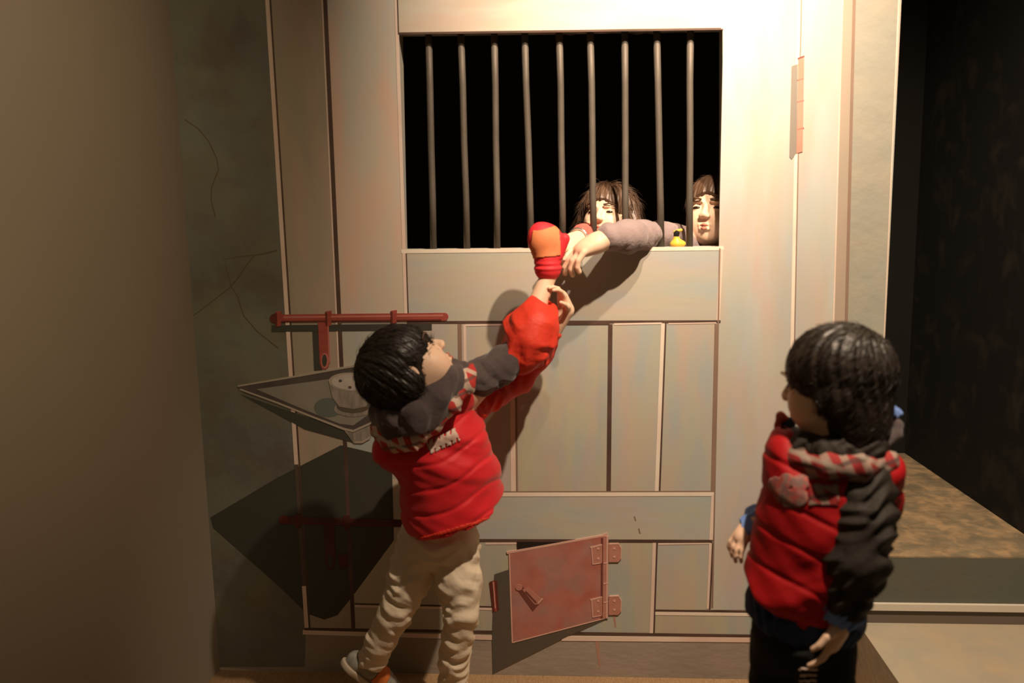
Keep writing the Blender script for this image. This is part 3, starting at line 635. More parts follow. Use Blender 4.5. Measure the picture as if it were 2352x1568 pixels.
def strands(V, F, whorl, R, n, length, rad, lift, keep=None, seed=1, gravity=0.0, seg=4, outw=0.25):
    r = np.random.default_rng(seed); N = normals(V, F); idx = r.integers(0, len(V), n); out_v = []; out_f = []
    for i in idx:
        p = V[i].copy(); nn = N[i]
        if keep is not None and not keep(p): continue
        t = p-whorl; t = t-nn*(t@nn); l = np.linalg.norm(t)
        t = nrm(t+1e-6+r.normal(0, .25, 3)*(l+.01)); t = nrm(t-nn*(t@nn)); L_ = length*r.uniform(.6, 1.3)
        b = len(out_v); q_ = np.cross(t, nn); ww = rad*r.uniform(.7, 1.3); cur = p-nn*0.001; dr = nrm(t+nn*lift*r.uniform(0, 1.6)); c = V.mean(0)
        for j in range(seg+1):
            wv = ww*(1-j/(seg+.3)); out_v += [cur+q_*wv, cur-q_*wv, cur+nn*wv*.9]
            cur = cur+dr*L_/seg; rad_ = nrm(cur-c); dr = nrm(dr-rad_*outw*r.uniform(.6, 1.1)+np.array([0, 0, -gravity]))
        for j in range(seg):
            for k in range(3):
                a_, b_ = b+3*j+k, b+3*j+(k+1) % 3; out_f.append([a_, b_, b_+3, a_+3])
    return np.array(out_v), np.array(out_f)
def hair_build(S, name, mat, parent, whorl, R, n, length, rad=.0011, lift=.25, keep=None, seed=1, gravity=0.0, outw=0.25):
    V, F = S.mesh(); S.V, S.F = V, F; sv, sf = strands(V, F, whorl, R, n, length, rad, lift, keep, seed, gravity, outw=outw)
    return mesh_obj(name, np.concatenate([V, sv]), np.concatenate([F, sf+len(V)]), mat, None, parent, True)
def hair_cap(T, R, s, c, face_cut=True, low=-.25, thick=.045, h=.0022, noise=1.0, whorl=(0, -.2, .5), fringe=.16, seed=3, ears=0.0):
    S = SDF(np.array(c)-s*.75, np.array(c)+s*.75, h)
    S.ell(T(0, -.07, .13), np.array((.37+thick, .44+thick, .37+thick))*s, R, .01); S.ell(T(0, -.16, -.08), np.array((.33+thick*.6, .30+thick, .34))*s, R, .03*s+.004)
    for q in (-1, 1): S.ell(T(q*.33, -.10, -.06), np.array((.095, .17, .19+ears))*s, R, .02*s)
    if face_cut:
        S.ell(T(0, .50, -.27), np.array((.42, .36, .27+fringe))*s, R, .01*s, 's')
        S.ell(T(0, .33, -.50), np.array((.6, .36, .36))*s, R, .01*s, 's')
    S.half(T(0, 0, low), -R[:, 2], .01)
    wp = T(*whorl)
    def dsp(x, y, z):
        a, b, g = [((x-wp[0])*R[0, i]+(y-wp[1])*R[1, i]+(z-wp[2])*R[2, i]) for i in range(3)]
        th = np.arctan2(a, b+.0001); rr = np.sqrt(a*a+b*b+g*g)
        return noise*.0011*(np.sin(th*23+seed+rr*60)+.8*np.sin(th*41+rr*90+2)+.6*np.sin(th*67-rr*70))*np.clip(rr/.03, 0, 1)
    S.disp(dsp); return S

def box_of(pts, pad): p = np.array(pts); return p.min(0)-pad, p.max(0)+pad
def clothes_child(name, mat, parent, lo, hi, h, fn, dsp=None, label=None):
    S = SDF(lo, hi, h); fn(S)
    if dsp: S.disp(dsp)
    S.build(name, mat, parent, label); return S

# ------------------------------------------------------------------ boy reaching up, at left
def boy_reaching():
    P = at
    root = thing('person', (P(1005, 1600, -.28)[0], -.28, 0), 'small boy in red vest and stone trousers stretching up to the barred opening', 'person', None)
    hc = P(938, 846, -.385); hs = .225; R = frame((.62, .26, .72), (-.74, -.05, .64))
    sh1, el1, wr1 = P(1078, 890, -.30), P(1190, 812, -.25), P(1260, 632, -.17)
    sh2, el2, wr2 = P(1010, 950, -.20), P(1195, 872, -.13), P(1300, 712, -.16)
    hipR, knR, anR = P(1048, 1285, -.29), P(1058, 1400, -.32), P(1040, 1500, -.30)
    anR2 = P(1040, 1625, -.27); hipL, knL, anL = P(960, 1280, -.28), P(912, 1400, -.31), P(858, 1515, -.27)
    lo, hi = box_of([hc-.16, hc+.16, wr1+[.05, 0, .14], wr2+[.1, -.1, .1], anL-[.1, .1, .1], P(1100, 1660, -.2)], .03); lo[2] = 0.0
    S = SDF(lo, hi, .003)
    T = head_sdf(S, hc, R, hs)
    S.chain([T(0, -.05, -.25), P(985, 935, -.33), P(1000, 980, -.30)], [.045, .043, .06], .03)
    S.ell(P(1010, 985, -.30), (.095, .07, .09), None, .04); S.ell(P(1025, 1100, -.29), (.09, .07, .12), None, .04); S.ell(P(1008, 1225, -.28), (.09, .075, .09), None, .04)
    S.chain([P(1030, 960, -.30), sh1, el1, P(1222, 730, -.21), wr1], [.05, .042, .032, .029, .021], .02)
    S.chain([P(1000, 960, -.27), sh2, el2, wr2], [.05, .04, .03, .022], .02)
    S.chain([hipR, knR, anR, anR2], [.052, .034, .030, .026], .02); S.chain([hipL, P(938, 1338, -.30), P(908, 1405, -.305), anL], [.052, .042, .030, .026], .02)
    S.ell(P(1045, 1650, -.22), (.028, .07, .025), None, .01); S.cone(P(830, 1545, -.26), P(895, 1600, -.2), .022, .02, .01)
    S.cone(wr1, P(1256, 575, -.165), .020, .022, .01)                  # the hand inside the mitten, thumb folded in
    hand_sdf(S, wr2, P(1282, 640, -.19)-wr2, (-.75, -.35, -.1), .105, (.45, .5, .55, .6), .16, 1, .5, .15)
    S.build('body', mt['skin'], root, 'bare face, forearm and clasping hand')
    face_parts(T, R, hs, root, lidded=True)
    H = hair_cap(T, R, hs, hc, low=-.34, whorl=(0, -.28, .42), fringe=.02, thick=.05)
    hair_build(H, 'hair', mt['hair'], root, T(0, -.28, .5), R, 3200, .032, .0010, .12, None, 11, 0.0, .32)
    # trousers
    def f(S_):
        S_.ell(P(1008, 1235, -.285), (.108, .095, .085), None, .03)
        S_.chain([P(1045, 1275, -.29), P(1052, 1330, -.31), P(1060, 1405, -.325), P(1043, 1510, -.30), P(1037, 1640, -.27)], [.068, .062, .046, .041, .041], .012)
        S_.chain([P(962, 1270, -.285), P(938, 1335, -.30), P(908, 1405, -.305), P(876, 1470, -.29), P(856, 1512, -.27)], [.066, .056, .045, .040, .040], .012)
        S_.half(P(852, 1528, -.27), (-.45, .1, -1))
    wf1 = folds(P(1045, 1300, -.3), P(1043, 1560, -.3), 7, .0020, 4, .35); wf2 = folds(P(960, 1300, -.3), P(865, 1500, -.3), 5, .0008, 8, .5)
    lo, hi = box_of([P(820, 1560, -.27), P(1150, 1190, -.3), P(1030, 1655, -.27)], .12)
    TR = clothes_child('trousers', mt['khaki'], root, lo, hi, .003, f, lambda x, y, z: wf1(x, y, z)+wf2(x, y, z))
    # shoes
    toe, heel = P(920, 1612, -.19), P(806, 1532, -.27); d = nrm(toe-heel); n = nrm(np.cross(d, (0.25, -1, .1))); n = n if n[2] > 0 else -n
    Rs = np.stack([np.cross(d, n), d, n], 1)
    def shoe(S_): S_.chain([heel+n*.022, heel+d*.05+n*.03, heel+d*.11+n*.02, toe+n*.012], [.030, .033, .03, .026], .02); S_.cone(heel+d*.03+n*.03, heel+d*.035+n*.06, .034, .034, .01); S_.half(heel-n*.004, -n)
    lo, hi = box_of([heel, toe], .09); SH = clothes_child('shoe', mt['shoe'], root, lo, hi, .002, shoe)
    shoe_o = root.children[-1]
    clothes_child('sole', mt['sole'], shoe_o, lo, hi, .002, lambda S_: (S_.chain([heel+n*.004, heel+d*.05+n*.004, heel+d*.11+n*.004, toe+n*.004], [.034, .033, .036, .029], .02), S_.half(heel-n*.012, -n), S_.half(heel+n*.006, n)))
    decal(SH, lambda c, nf: (((c-heel)@d > .055) & ((c-heel)@d < .10) & ((c-heel)@n > .012)), 'shoe_panel', mt['orange'], shoe_o, label='orange side panel')
    decal(SH, lambda c, nf: (((c-heel)@n > .062)), 'ankle_trim', mt['olive'], shoe_o)
    c0_ = P(1045, 1650, -.22)
    def shoe2(S_): S_.chain([np.array([c0_[0], -.285, .036]), np.array([c0_[0], -.22, .036]), np.array([c0_[0]+.005, -.15, .028])], [.034, .034, .026], .02); S_.half((0, 0, .008), (0, 0, -1))
    lo, hi = box_of([(c0_[0]-.03, -.29, 0.0), (c0_[0]+.03, -.13, .07)], .03); clothes_child('shoe', mt['shoe'], root, lo, hi, .0025, shoe2); s2 = root.children[-1]
    clothes_child('sole', mt['sole'], s2, lo, hi, .0025, lambda S_: (S_.chain([np.array([c0_[0], -.285, .01]), np.array([c0_[0], -.22, .01]), np.array([c0_[0]+.005, -.15, .01])], [.038, .036, .031], .02), S_.half((0, 0, .002), (0, 0, -1)), S_.half((0, 0, .014), (0, 0, 1))))
    # sleeves
    def f(S_): S_.chain([P(1040, 910, -.30), P(1100, 868, -.30), P(1150, 842, -.27), P(1192, 805, -.25)], [.045, .045, .044, .042], .02)
    w1 = folds(P(1060, 900, -.3), P(1200, 800, -.25), 4, .0016, 2, .4); lo, hi = box_of([P(1030, 930, -.3), P(1210, 780, -.25)], .07)
    clothes_child('sleeve', mt['greyknit'], root, lo, hi, .003, f, w1, 'charcoal fleece upper sleeve')
    def f(S_): S_.chain([P(1190, 815, -.245), P(1215, 785, -.24), P(1225, 748, -.225), P(1238, 718, -.205)], [.050, .064, .062, .045], .02); S_.cone(P(1250, 690, -.2), P(1262, 660, -.19), .024, .022, .01, 's')
    w1 = folds(P(1190, 830, -.25), P(1240, 700, -.2), 3, .0032, 5, .6); lo, hi = box_of([P(1170, 850, -.25), P(1260, 690, -.2)], .08)
    clothes_child('sleeve', mt['vest2'], root, lo, hi, .003, f, w1, 'bright red padded forearm sleeve')
    def f(S_): S_.chain([P(1035, 950, -.25), P(1085, 935, -.24), P(1135, 905, -.20), P(1190, 872, -.15), P(1235, 815, -.15), P(1262, 770, -.155)], [.05, .042, .036, .036, .036, .030], .02)
    w1 = folds(P(1085, 935, -.25), P(1240, 800, -.2), 6, .0018, 6, .35); lo, hi = box_of([P(1000, 970, -.24), P(1270, 740, -.15)], .06)
    clothes_child('sleeve', mt['vest2'], root, lo, hi, .003, f, w1, 'bright red sleeve of the far arm')
    # vest
    def f(S_):
        S_.ell(P(992, 985, -.30), (.128, .112, .085), None, .03); S_.ell(P(1060, 900, -.30), (.045, .06, .055), None, .05); S_.ell(P(893, 1020, -.31), (.045, .07, .055), None, .04)
        S_.ell(P(1022, 1060, -.30), (.134, .125, .12), None, .05); S_.ell(P(1042, 1155, -.295), (.137, .132, .125), None, .05)
        S_.ell(P(1050, 1200, -.295), (.130, .130, .08), None, .04)
        S_.cone(P(960, 935, -.36), P(975, 965, -.32), .07, .06, .02, 's')
        a, b = P(945, 1262, -.42), P(1170, 1188, -.42); dd = b-a; S_.half(a, (-dd[2]*-1 if False else dd[2], .25*abs(dd[0]), -dd[0]), .008)
    ax0, ax1 = P(1000, 960, -.3), P(1040, 1240, -.3); axd = nrm(ax1-ax0+np.array([-.05, 0, 0]))
    w1 = folds(P(1000, 960, -.3), P(1040, 1240, -.3), 2.2, .0032, 9, .55)
    def dv(x, y, z):
        t = ((x-ax0[0])*axd[0]+(z-ax0[2])*axd[2])+.35*(x-ax0[0])+.012*np.sin(x*22+y*15)
        return .0030*np.exp(-((np.mod(t+.02, .066)-.033)/.006)**2)+w1(x, y, z)+.0012*np.sin(x*70+z*40+np.sin(z*50)*2)*np.sin(z*60-y*50)
    lo, hi = box_of([P(840, 1240, -.30), P(1180, 850, -.30)], .0); lo[1] = -.46; hi[1] = -.13; lo[2] -= .06; hi[2] += .03; lo[0] -= .02
    V1 = clothes_child('vest', mt['vest'], root, lo, hi, .003, f, dv); vo = root.children[-1]
    def logo(c, nf):
        p = project(c); u = (p[:, 0]-1017)*.91-(p[:, 1]-1013)*.42; v = (p[:, 0]-1017)*.42+(p[:, 1]-1013)*.91
        return (abs(u) < 37) & (abs(v) < 15) & (nf@np.array([0, -1, 0]) > .2) & ((abs(np.mod(u+v*.35, 14)-7) > 2.2) | (abs(v) < 7))
    decal(V1, logo, 'back_print', mt['whitecloth'], vo, label='white broken lettering across the vest back')
    decal(V1, lambda c, nf: (lambda p: (np.abs((p[:, 1]-(1228-(p[:, 0]-1000)*.30))) < 4) & (nf[:, 1] < .3))(project(c)), 'hem_binding', mt['vest2'], vo, 0.0006, .003)
    # hood and plaid collar lining
    cp = [P(872, 985, -.37), P(902, 1012, -.41), P(945, 1010, -.435), P(990, 975, -.43), P(1030, 925, -.41), P(1062, 880, -.37), P(1082, 852, -.32)]
    lo, hi = box_of(cp, .05); w1 = folds(cp[0], cp[-1], 6, .0018, 12, .5)
    clothes_child('collar', mt['plaid'], root, lo, hi, .0028, lambda S_: S_.chain(cp, [.026, .028, .026, .024, .028, .030, .022], .015), w1, 'red and cream plaid collar lining')
    cp2 = [P(880, 945, -.36), P(915, 965, -.41), P(960, 955, -.435), P(1000, 915, -.42), P(1030, 875, -.39), P(1050, 850, -.34)]
    lo, hi = box_of(cp2, .07); w1 = folds(cp2[0], cp2[-1], 4, .0026, 13, .6)
    clothes_child('hood', mt['greyknit'], root, lo, hi, .003, lambda S_: S_.chain(cp2, [.040, .046, .046, .042, .036, .028], .02), w1, 'charcoal fleece hood')
    # mitten
    m0, m1 = P(1258, 612, -.17), P(1254, 560, -.165); dm = nrm(m1-m0)
    Rm = frame((.35, -.9, .1), dm)
    def f(S_):
        S_.cone(m0-dm*.004, m0+dm*.012, .036, .034, .01); S_.ell(m1+dm*.004+np.array([.002, 0, 0]), (.046, .034, .050), Rm, .02); S_.ell(m1+dm*.018+np.array([-.016, 0, 0]), (.028, .03, .036), Rm, .02)
        S_.cone(P(1280, 585, -.17), P(1297, 548, -.17), .017, .014, .01)
    lo, hi = box_of([P(1200, 625, -.17), P(1310, 515, -.17)], .03); lo[1] -= .04; hi[1] += .03
    G = clothes_child('mitten', mt['glove'], root, lo, hi, .002, f, lambda x, y, z: .0016*np.sin((z-m0[2])*420)*np.exp(-((z-m0[2]-.002)/.012)**2)); go = root.children[-1]
    decal(G, lambda c, nf: (lambda p: (nf[:, 1] < -.25) & (np.abs(p[:, 0]-1254) < 33-.12*np.maximum(0, 560-p[:, 1])) & (p[:, 1] < 590-.1*(p[:, 0]-1254)) & (p[:, 1] > 530-.3*(p[:, 0]-1240)*(p[:, 0] > 1240)))(project(c)), 'palm_panel', mt['glovepanel'], go, .0006, .0022, 'orange panel')

# ------------------------------------------------------------------ boy standing, at right
def boy_standing():
    P = at; Y0 = -.80
    root = thing('person', (P(1860, 1500, Y0)[0], Y0, 0), 'boy in red vest and black trousers standing at right with his back turned', 'person')
    hs = .225; hc = P(1915, 882, Y0); R = frame((-.83, .50, -.10), (0.02, .03, 1))
    sL, eL, wL = P(1800, 1085, -.70), P(1790, 1190, -.62), P(1730, 1200, -.70)
    sR, eR, wR = P(1995, 1120, -.84), P(1975, 1285, -.90), P(1930, 1425, -.90)
    fx = lambda px, z, Y=Y0: np.array([P(px, 1800, Y)[0], Y, z])
    hp1, hp2 = P(1800, 1500, Y0), P(1885, 1505, -.83); k1, k2 = P(1785, 1640, -.82), P(1905, 1645, -.86); a1, a2 = fx(1790, .07), fx(1925, .07, -.86)
    lo, hi = box_of([hc-.15, hc+.15, P(1650, 1300, -.7), P(2060, 1300, -.9), a1, a2], .06); lo[2] = 0
    S = SDF(lo, hi, .0033); T = head_sdf(S, hc, R, hs)
    S.chain([T(0, -.12, -.25), P(1925, 1020, Y0), P(1915, 1080, Y0)], [.052, .05, .07], .03)
    S.ell(P(1905, 1110, Y0), (.10, .075, .09), None, .04); S.ell(P(1880, 1230, Y0), (.09, .075, .13), None, .04); S.ell(P(1845, 1410, Y0), (.095, .08, .10), None, .04)
    S.chain([P(1870, 1075, -.78), sL, eL, wL], [.05, .04, .03, .022], .02); S.chain([P(1960, 1080, -.8), sR, eR, wR], [.05, .045, .033, .022], .02)
    S.chain([hp1, k1, a1], [.065, .045, .03], .03); S.chain([hp2, k2, a2], [.065, .045, .03], .03)
    for a in (a1, a2): S.ell((a[0]-.02, a[1]+.03, .035), (.035, .085, .03), None, .02)
    hand_sdf(S, wR, P(1893, 1535, -.90)-wR, (-.8, .5, .1), .125, (.3, .35, .4, .45), .08, -1, .3, .1)
    hand_sdf(S, wL, P(1678, 1262, -.74)-wL, (.5, .5, -.6), .105, (.4, .45, .5, .5), .12, 1, .3, .1)
    S.build('body', mt['skin'], root); face_parts(T, R, hs, root)
    H = hair_cap(T, R, hs, hc, low=-.66, whorl=(.08, -.34, .40), fringe=.06, thick=.045, noise=.9)
    H.ell(T(0, -.20, -.30), np.array((.33, .28, .38))*hs, R, .02)
    hair_build(H, 'hair', mt['hair'], root, T(.08, -.42, .46), R, 5200, .030, .0013, .10, (lambda p_: (p_-hc)@R[:, 1] < .30*hs), 21, 0.0, .34)
    # trousers, shirt, vest
    lo, hi = box_of([P(1700, 1400, Y0), P(2010, 1400, Y0), a1, a2], .1); lo[2] = .03
    wt = folds(hp1, a1, 7, .002, 31, .4)
    TS = clothes_child('trousers', mt['black'], root, lo, hi, .004, lambda S_: (S_.ell(P(1842, 1460, Y0-.01), (.105, .10, .09), None, .03), S_.chain([hp1, k1, a1+[0, 0, .03]], [.07, .058, .045], .02), S_.chain([hp2, k2, a2+[0, 0, .03]], [.07, .058, .045], .02)), wt)
    tro = root.children[-1]
    decal(TS, lambda c, nf: (lambda p: (p[:, 0] > 1836) & (p[:, 0] < 1876) & (p[:, 1] > 1528) & (p[:, 1] < 1640) & (np.mod(p[:, 1], 13) < 4) & (nf[:, 1] < 0))(project(c)), 'stripes', mt['whitecloth'], tro)
    for a in (a1, a2):
        lo, hi = box_of([(a[0]-.05, a[1]-.08, 0), (a[0]+.04, a[1]+.14, .08)], .04); lo[2] = -.01
        clothes_child('shoe', mt['shoe'], root, lo, hi, .003, lambda S_: (S_.chain([(a[0]+.005, a[1]-.03, .04), (a[0]-.015, a[1]+.03, .038), (a[0]-.035, a[1]+.10, .03)], [.042, .04, .03], .02), S_.half((0, 0, .003), (0, 0, -1))))
    def f(S_):
        S_.ell(P(1850, 1395, Y0), (.122, .112, .12), None, .03); a, b = P(1725, 1412, Y0), P(1865, 1492, Y0); dd = b-a; S_.half(a, (dd[2], .0, -dd[0]), .006)
        S_.half(P(1900, 1505, Y0), (.1, 0, -1))
    lo, hi = box_of([P(1715, 1500, Y0), P(1990, 1300, Y0)], .03); lo[1] = -.96; hi[1] = -.64
    clothes_child('shirt_hem', mt['navy'], root, lo, hi, .003, f, folds(P(1750, 1400, Y0), P(1950, 1450, Y0), 5, .0025, 33, .4))
    def f(S_):
        S_.ell(P(1905, 1100, Y0), (.125, .105, .075), None, .03); S_.ell(P(1893, 1170, Y0), (.130, .118, .10), None, .04)
        S_.ell(P(1870, 1260, Y0), (.128, .125, .11), None, .05); S_.ell(P(1842, 1350, Y0), (.130, .128, .10), None, .05); S_.ell(P(1722, 1362, Y0), (.02, .06, .03), None, .04)
        S_.ell(P(2022, 1078, -.83), (.042, .055, .035), None, .04); S_.ell(P(2040, 1135, -.82), (.028, .05, .045), None, .03)
        S_.ell(P(1798, 1030, Y0+.03), (.03, .06, .05), None, .05)
        a, b = P(1705, 1382, -.92), P(1880, 1478, -.92); dd = b-a; S_.half(a, (dd[2], .15*dd[0], -dd[0]), .008)
    ax0 = P(1900, 1040, Y0); w1 = folds(P(1900, 1040, Y0), P(1850, 1420, Y0), 2.6, .003, 19, .55)
    def dv(x, y, z):
        t = z-ax0[2]+.25*(x-ax0[0])+.01*np.sin(x*24+y*12)
        return .003*np.exp(-((np.mod(t, .075)-.037)/.006)**2)+w1(x, y, z)+.001*np.sin(x*80+z*40)*np.sin(z*70-y*50)
    lo, hi = box_of([P(1680, 1480, Y0), P(2085, 990, Y0)], .0); lo[1] = -.97; hi[1] = -.62
    V2 = clothes_child('vest', mt['vest_shaded'], root, lo, hi, .003, f, dv); vo = root.children[-1]
    inr = lambda p, x0, x1, y0, y1: (p[:, 0] > x0) & (p[:, 0] < x1) & (p[:, 1] > y0) & (p[:, 1] < y1)
    def badge(c, nf):
        p = project(c); g = np.zeros(len(p), bool)
        for (x, y, r_) in ((1785, 1112, 18), (1808, 1104, 17), (1838, 1110, 20), (1800, 1135, 20), (1832, 1142, 24), (1815, 1150, 18)): g |= (p[:, 0]-x)**2+((p[:, 1]-y)*1.05)**2 < r_*r_
        return g & (nf[:, 1] < 0)
    decal(V2, badge, 'badge', mt['badge'], vo, .0008, .003, 'faded grey and pink sewn on badge')
    decal(V2, lambda c, nf: (lambda p: (nf[:, 1] < .1) & (inr(p, 1845, 1925, 1030, 1100) | inr(p, 1858, 1925, 1112, 1160) | ((np.abs(p[:, 1]-(1093-(p[:, 0]-1925)*.28)) < 12) & (p[:, 0] > 1920) & (p[:, 0] < 2030))))(project(c)), 'yoke', mt['plaid_shaded'], vo, .0006, .0024, 'plaid yoke patches')
    cp = [P(1792, 1012, -.74), P(1840, 1052, -.84), P(1905, 1070, -.895), P(1975, 1074, -.895), P(2035, 1062, -.86), P(2052, 1066, -.78)]
    lo, hi = box_of(cp, .05); clothes_child('collar', mt['plaid_shaded'], root, lo, hi, .003, lambda S_: S_.chain(cp, [.020, .025, .026, .025, .022, .02], .015), folds(cp[0], cp[-1], 6, .0016, 41, .5), 'red plaid collar with shade in its colour')
    cp = [P(1822, 1000, -.74), P(1850, 1025, -.83), P(1910, 1040, -.87), P(1990, 1030, -.86), P(2030, 1005, -.82)]
    lo, hi = box_of(cp, .05); clothes_child('hood', mt['darksleeve'], root, lo, hi, .003, lambda S_: S_.chain(cp, [.02, .026, .032, .034, .022], .015), folds(cp[0], cp[-1], 5, .0016, 42, .5))
    clothes_child('neckband', mt['navy'], root, P(1770, 1060, -.80)-.02, P(1850, 930, -.66)+.02, .0025, lambda S_: S_.chain([P(1812, 972, -.735), P(1802, 995, -.74), P(1790, 1030, -.745)], [.014, .017, .014], .01), None, 'navy inner collar')
    clothes_child('scarf_edge', mt['pinkknit'], root, P(1770, 1010, -.76)-.02, P(1820, 900, -.70)+.02, .002, lambda S_: S_.chain([P(1780, 1000, -.745), P(1786, 975, -.74), P(1793, 955, -.74), P(1804, 962, -.735)], [.005, .006, .009, .008, .006], .005), None, 'rose edge at the throat')
    clothes_child('cord', mt['greyknit'], root, P(2000, 1060, -.86)-.03, P(2080, 930, -.80)+.03, .0018, lambda S_: S_.chain([P(2000, 1035, -.85), P(2035, 1018, -.85), P(2060, 998, -.84), P(2063, 975, -.83), P(2048, 958, -.82), P(2030, 968, -.82)], [.008, .009, .010, .009, .008, .006], .004), None, 'grey looped strap')
    clothes_child('tab', mt['blue'], root, P(2000, 990, -.84)-.02, P(2080, 910, -.80)+.02, .0018, lambda S_: (S_.cone(P(2016, 961, -.82), P(2046, 944, -.82), .006, .014, .004), S_.cone(P(2046, 944, -.82), P(2064, 950, -.82), .014, .007, .006), S_.cone(P(2040, 942, -.82), P(2030, 928, -.82), .012, .005, .006)), folds(P(2016, 961, -.82), P(2064, 930, -.82), 3, .0012, 2, .5), 'bright blue cloth tab')
    # sleeves and cuffs
    cp = [P(1985, 1115, -.86), P(1985, 1190, -.89), P(1968, 1290, -.91), P(1942, 1388, -.905)]
    lo, hi = box_of(cp, .09); w1 = folds(cp[0], cp[-1], 4.5, .0034, 44, .5)
    clothes_child('sleeve', mt['darksleeve'], root, lo, hi, .003, lambda S_: (S_.chain(cp, [.060, .058, .058, .046], .02), S_.half(P(1935, 1402, -.905), (-.3, 0, -1))), w1)
    clothes_child('cuff', mt['blue'], root, P(1860, 1460, -.91)-.05, P(2000, 1370, -.90)+.05, .0025, lambda S_: (S_.cone(P(1938, 1398, -.905), P(1930, 1425, -.90), .044, .040, .01), S_.half(P(1930, 1426, -.90), (-.3, 0, -1)), S_.half(P(1938, 1396, -.905), (.3, 0, 1))), folds(P(1880, 1400, -.9), P(1980, 1430, -.9), 5, .0026, 45, .5), 'bright blue cuff')
    cp = [P(1815, 1090, -.71), P(1800, 1150, -.66), P(1775, 1195, -.65), P(1742, 1196, -.685)]
    lo, hi = box_of(cp, .07); clothes_child('sleeve', mt['darksleeve'], root, lo, hi, .0035, lambda S_: S_.chain(cp, [.045, .045, .038, .028], .02))
    clothes_child('cuff', mt['blue'], root, P(1745, 1260, -.72)-.04, P(1700, 1150, -.66)+.05, .0022, lambda S_: (S_.cone(P(1740, 1185, -.685), P(1722, 1215, -.705), .027, .027, .008),), folds(P(1700, 1160, -.7), P(1740, 1240, -.7), 3, .0018, 46, .5), 'pale blue cuff')

# ------------------------------------------------------------------ two people behind the bars
def behind(label, hx, hy, Y, hs, front, matc, seed, long_hair, shoulders_px, arm):
    P = at; root = thing('person', (P(hx, hy, Y)[0]+.0, Y+.05, 0), label, 'person'); hc = P(hx, hy, Y); R = frame(front, (0, 0.02, 1))
    nb = hc+np.array([0, .05, -.17]); ch = hc+np.array([0, .08, -.32]); pv = hc+np.array([0, .08, -.66])
    pts = arm['pts']; lo, hi = box_of([hc-.15, hc+.15, pv+[-.2, -.05, 0], pv+[.2, .1, 0], arm['wr']+np.array([-.17, -.12, -.13]), arm['wr']], .03); lo[2] = 0.0
    S = SDF(lo, hi, .0034); T = head_sdf(S, hc, R, hs)
    S.chain([T(0, -.08, -.25), nb, ch+[0, 0, .08]], [.045, .045, .06], .03); S.ell(ch, (.115, .075, .12), None, .04); S.ell((ch+pv)/2, (.10, .075, .17), None, .05); S.ell(pv, (.12, .08, .10), None, .05)
    for q in (-1, 1): S.chain([pv+[q*.065, 0, 0], np.array([pv[0]+q*.07, pv[1], pv[2]*.5]), np.array([pv[0]+q*.07, pv[1], .06])], [.075, .055, .035], .03); S.ell((pv[0]+q*.07, pv[1]-.03, .035), (.035, .09, .03), None, .02)
    oth = -arm['side']; S.chain([ch+[oth*.11, 0, .06], ch+[oth*.14, 0, -.18], ch+[oth*.14, -.02, -.38]], [.045, .035, .025], .03); hand_sdf(S, ch+[oth*.14, -.02, -.38], (0, -.1, -1), (-oth, 0, 0), .13)
    S.chain([ch+[arm['side']*.10, 0, .06]]+pts+[arm['wr']], [.045]+[r_*.8 for r_ in arm['r']]+[.023], .02)
    hand_sdf(S, arm['wr'], arm['dir'], arm['pn'], arm['L'], arm['curl'], arm['spread'], arm['th'], .5, arm.get('start', .1))
    S.build('body', mt['skin'], root); face_parts(T, R, hs, root)
    H = hair_cap(T, R, hs, hc, low=-.30, whorl=(0, -.1, .5), fringe=.22, thick=.045, seed=seed, h=.0022)
    if long_hair:
        for q in (-1, 1): H.chain([T(q*.37, -.02, .18), T(q*.43, .0, -.08), T(q*.40, .02, -.34)], [.10*hs, .09*hs, .06*hs], .01)
    hair_build(H, 'hair', mt['hairb'], root, (lambda q_: q_)(T(0, -.05, .5)), R, 2200, .045 if long_hair else .032, .0010, .30 if long_hair else .12, (lambda p_: (p_-hc)@R[:, 1] < .2*hs), seed, .12 if long_hair else .04, .18)
    clothes_child('sweater', matc, root, *box_of([ch+[-.17, -.09, -.05], pv+[.17, .10, -.05], ch+[0, 0, .12]], .02), .005, lambda S_: (S_.ell(ch, (.125, .083, .125), None, .04), S_.ell((ch+pv)/2, (.12, .085, .18), None, .05), S_.ell(pv, (.125, .085, .08), None, .05)))
    clothes_child('trousers', mt['black'], root, *box_of([pv+[-.16, -.1, .05], pv+[.16, .1, .05], (pv[0], pv[1], .05)], .02), .006, lambda S_: [S_.chain([pv+[q*.065, 0, -.02], np.array([pv[0]+q*.07, pv[1], pv[2]*.5]), np.array([pv[0]+q*.07, pv[1], .09])], [.085, .065, .05], .02) for q in (-1, 1)])
    sl = arm['sleeve']; lo, hi = box_of(sl, .07)
    clothes_child('sleeve', matc, root, lo, hi, .0026, lambda S_: S_.chain(sl, arm['sr'], .02), folds(sl[1], sl[-1], 7, .0013, seed, .4))
    return root
P = at
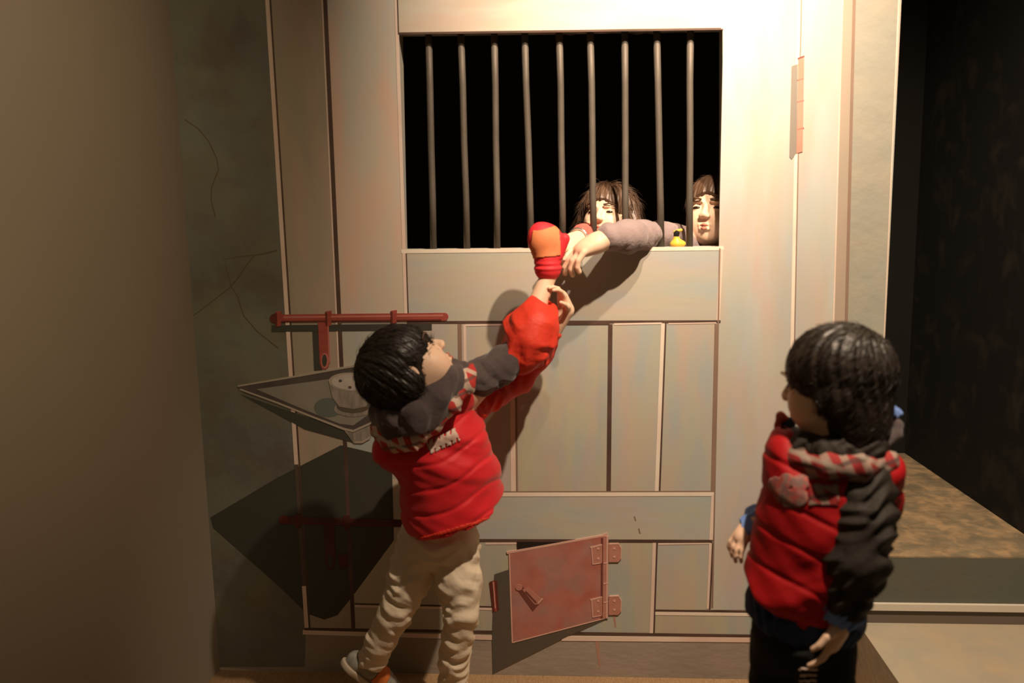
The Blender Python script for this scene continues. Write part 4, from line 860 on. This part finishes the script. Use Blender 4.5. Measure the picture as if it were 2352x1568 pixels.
behind('person in mauve grey jumper behind the bars, arm stretched out across the sill', 1642, 490, .168, .212, (-.42, -.86, .26), mt['lilac'], 51, False, None,
       dict(side=-1, pts=[P(1610, 578, .17), P(1560, 550, .125), P(1517, 539, .088), P(1476, 539, .012)], r=[.045, .038, .036, .036], wr=P(1392, 548, -.11), dir=(-.86, -.18, -.36), pn=(-.30, .10, -.9), L=.165,
            curl=(.35, .45, .55, .6), spread=.22, th=-1, start=.15, sleeve=[P(1612, 580, .17), P(1560, 550, .125), P(1517, 539, .088), P(1476, 539, .010), P(1444, 543, -.05), P(1400, 543, -.100)], sr=[.045, .038, .036, .038, .042, .037]))
w_ = P(1330, 548, -.03)
wr_ = behind('person with tousled brown hair and rose sleeve looking out between the bars', 1397, 498, .165, .188, (-.35, -.88, .26), mt['pinkknit'], 61, True, None,
       dict(side=-1, pts=[P(1368, 590, .15), P(1345, 541, .10), P(1338, 541, .03)], r=[.035, .03, .028], wr=w_, dir=(-.45, -.85, -.12), pn=(-.5, .3, -.8), L=.125, curl=(.3, .35, .4, .45), spread=.12, th=1,
            sleeve=[P(1368, 592, .15), P(1347, 541, .10), P(1339, 541, .045), P(1334, 543, .0)], sr=[.036, .032, .029, .027]))
# bracelet
s = MB(); dd = nrm((-.45, -.85, -.12)); a_ = nrm(np.cross(dd, (0, 0, 1))); b_ = np.cross(dd, a_)
s.tube([w_+dd*.004+.029*(a_*math.cos(t)+b_*math.sin(t)) for t in [2*math.pi*i/24 for i in range(25)]], .0035, mt['silver'], 8, False); s.build('bracelet', wr_, True, 'silver bracelet')
boy_reaching(); boy_standing()
# yellow toy on the sill
t0 = at(1557, 569, .026); t0[2] = h2[1]+.0005; toy = thing('sill_toy', t0, 'small yellow plastic toy with a black neck standing on the sill among the bars', 'toy')
clothes_child('toy_base', mt['yellow'], toy, t0-.035, t0+[.035, .035, .06], .0012, lambda S_: (S_.ell(t0+[0, 0, .010], (.022, .014, .012), None, .004), S_.cone(t0+[-.003, 0, .012], t0+[-.005, 0, .028], .014, .008, .006), S_.half(t0+[0, 0, .0006], (0, 0, -1), .001)))
clothes_child('toy_neck', mt['black'], toy, t0-.03, t0+[.03, .03, .07], .0012, lambda S_: S_.cone(t0+[-.005, 0, .030], t0+[-.004, 0, .040], .0075, .0085, .002))
clothes_child('toy_cap', mt['yellow'], toy, t0-.03, t0+[.03, .03, .08], .0012, lambda S_: (S_.cone(t0+[-.010, 0, .044], t0+[.008, 0, .048], .0035, .0045, .002),))
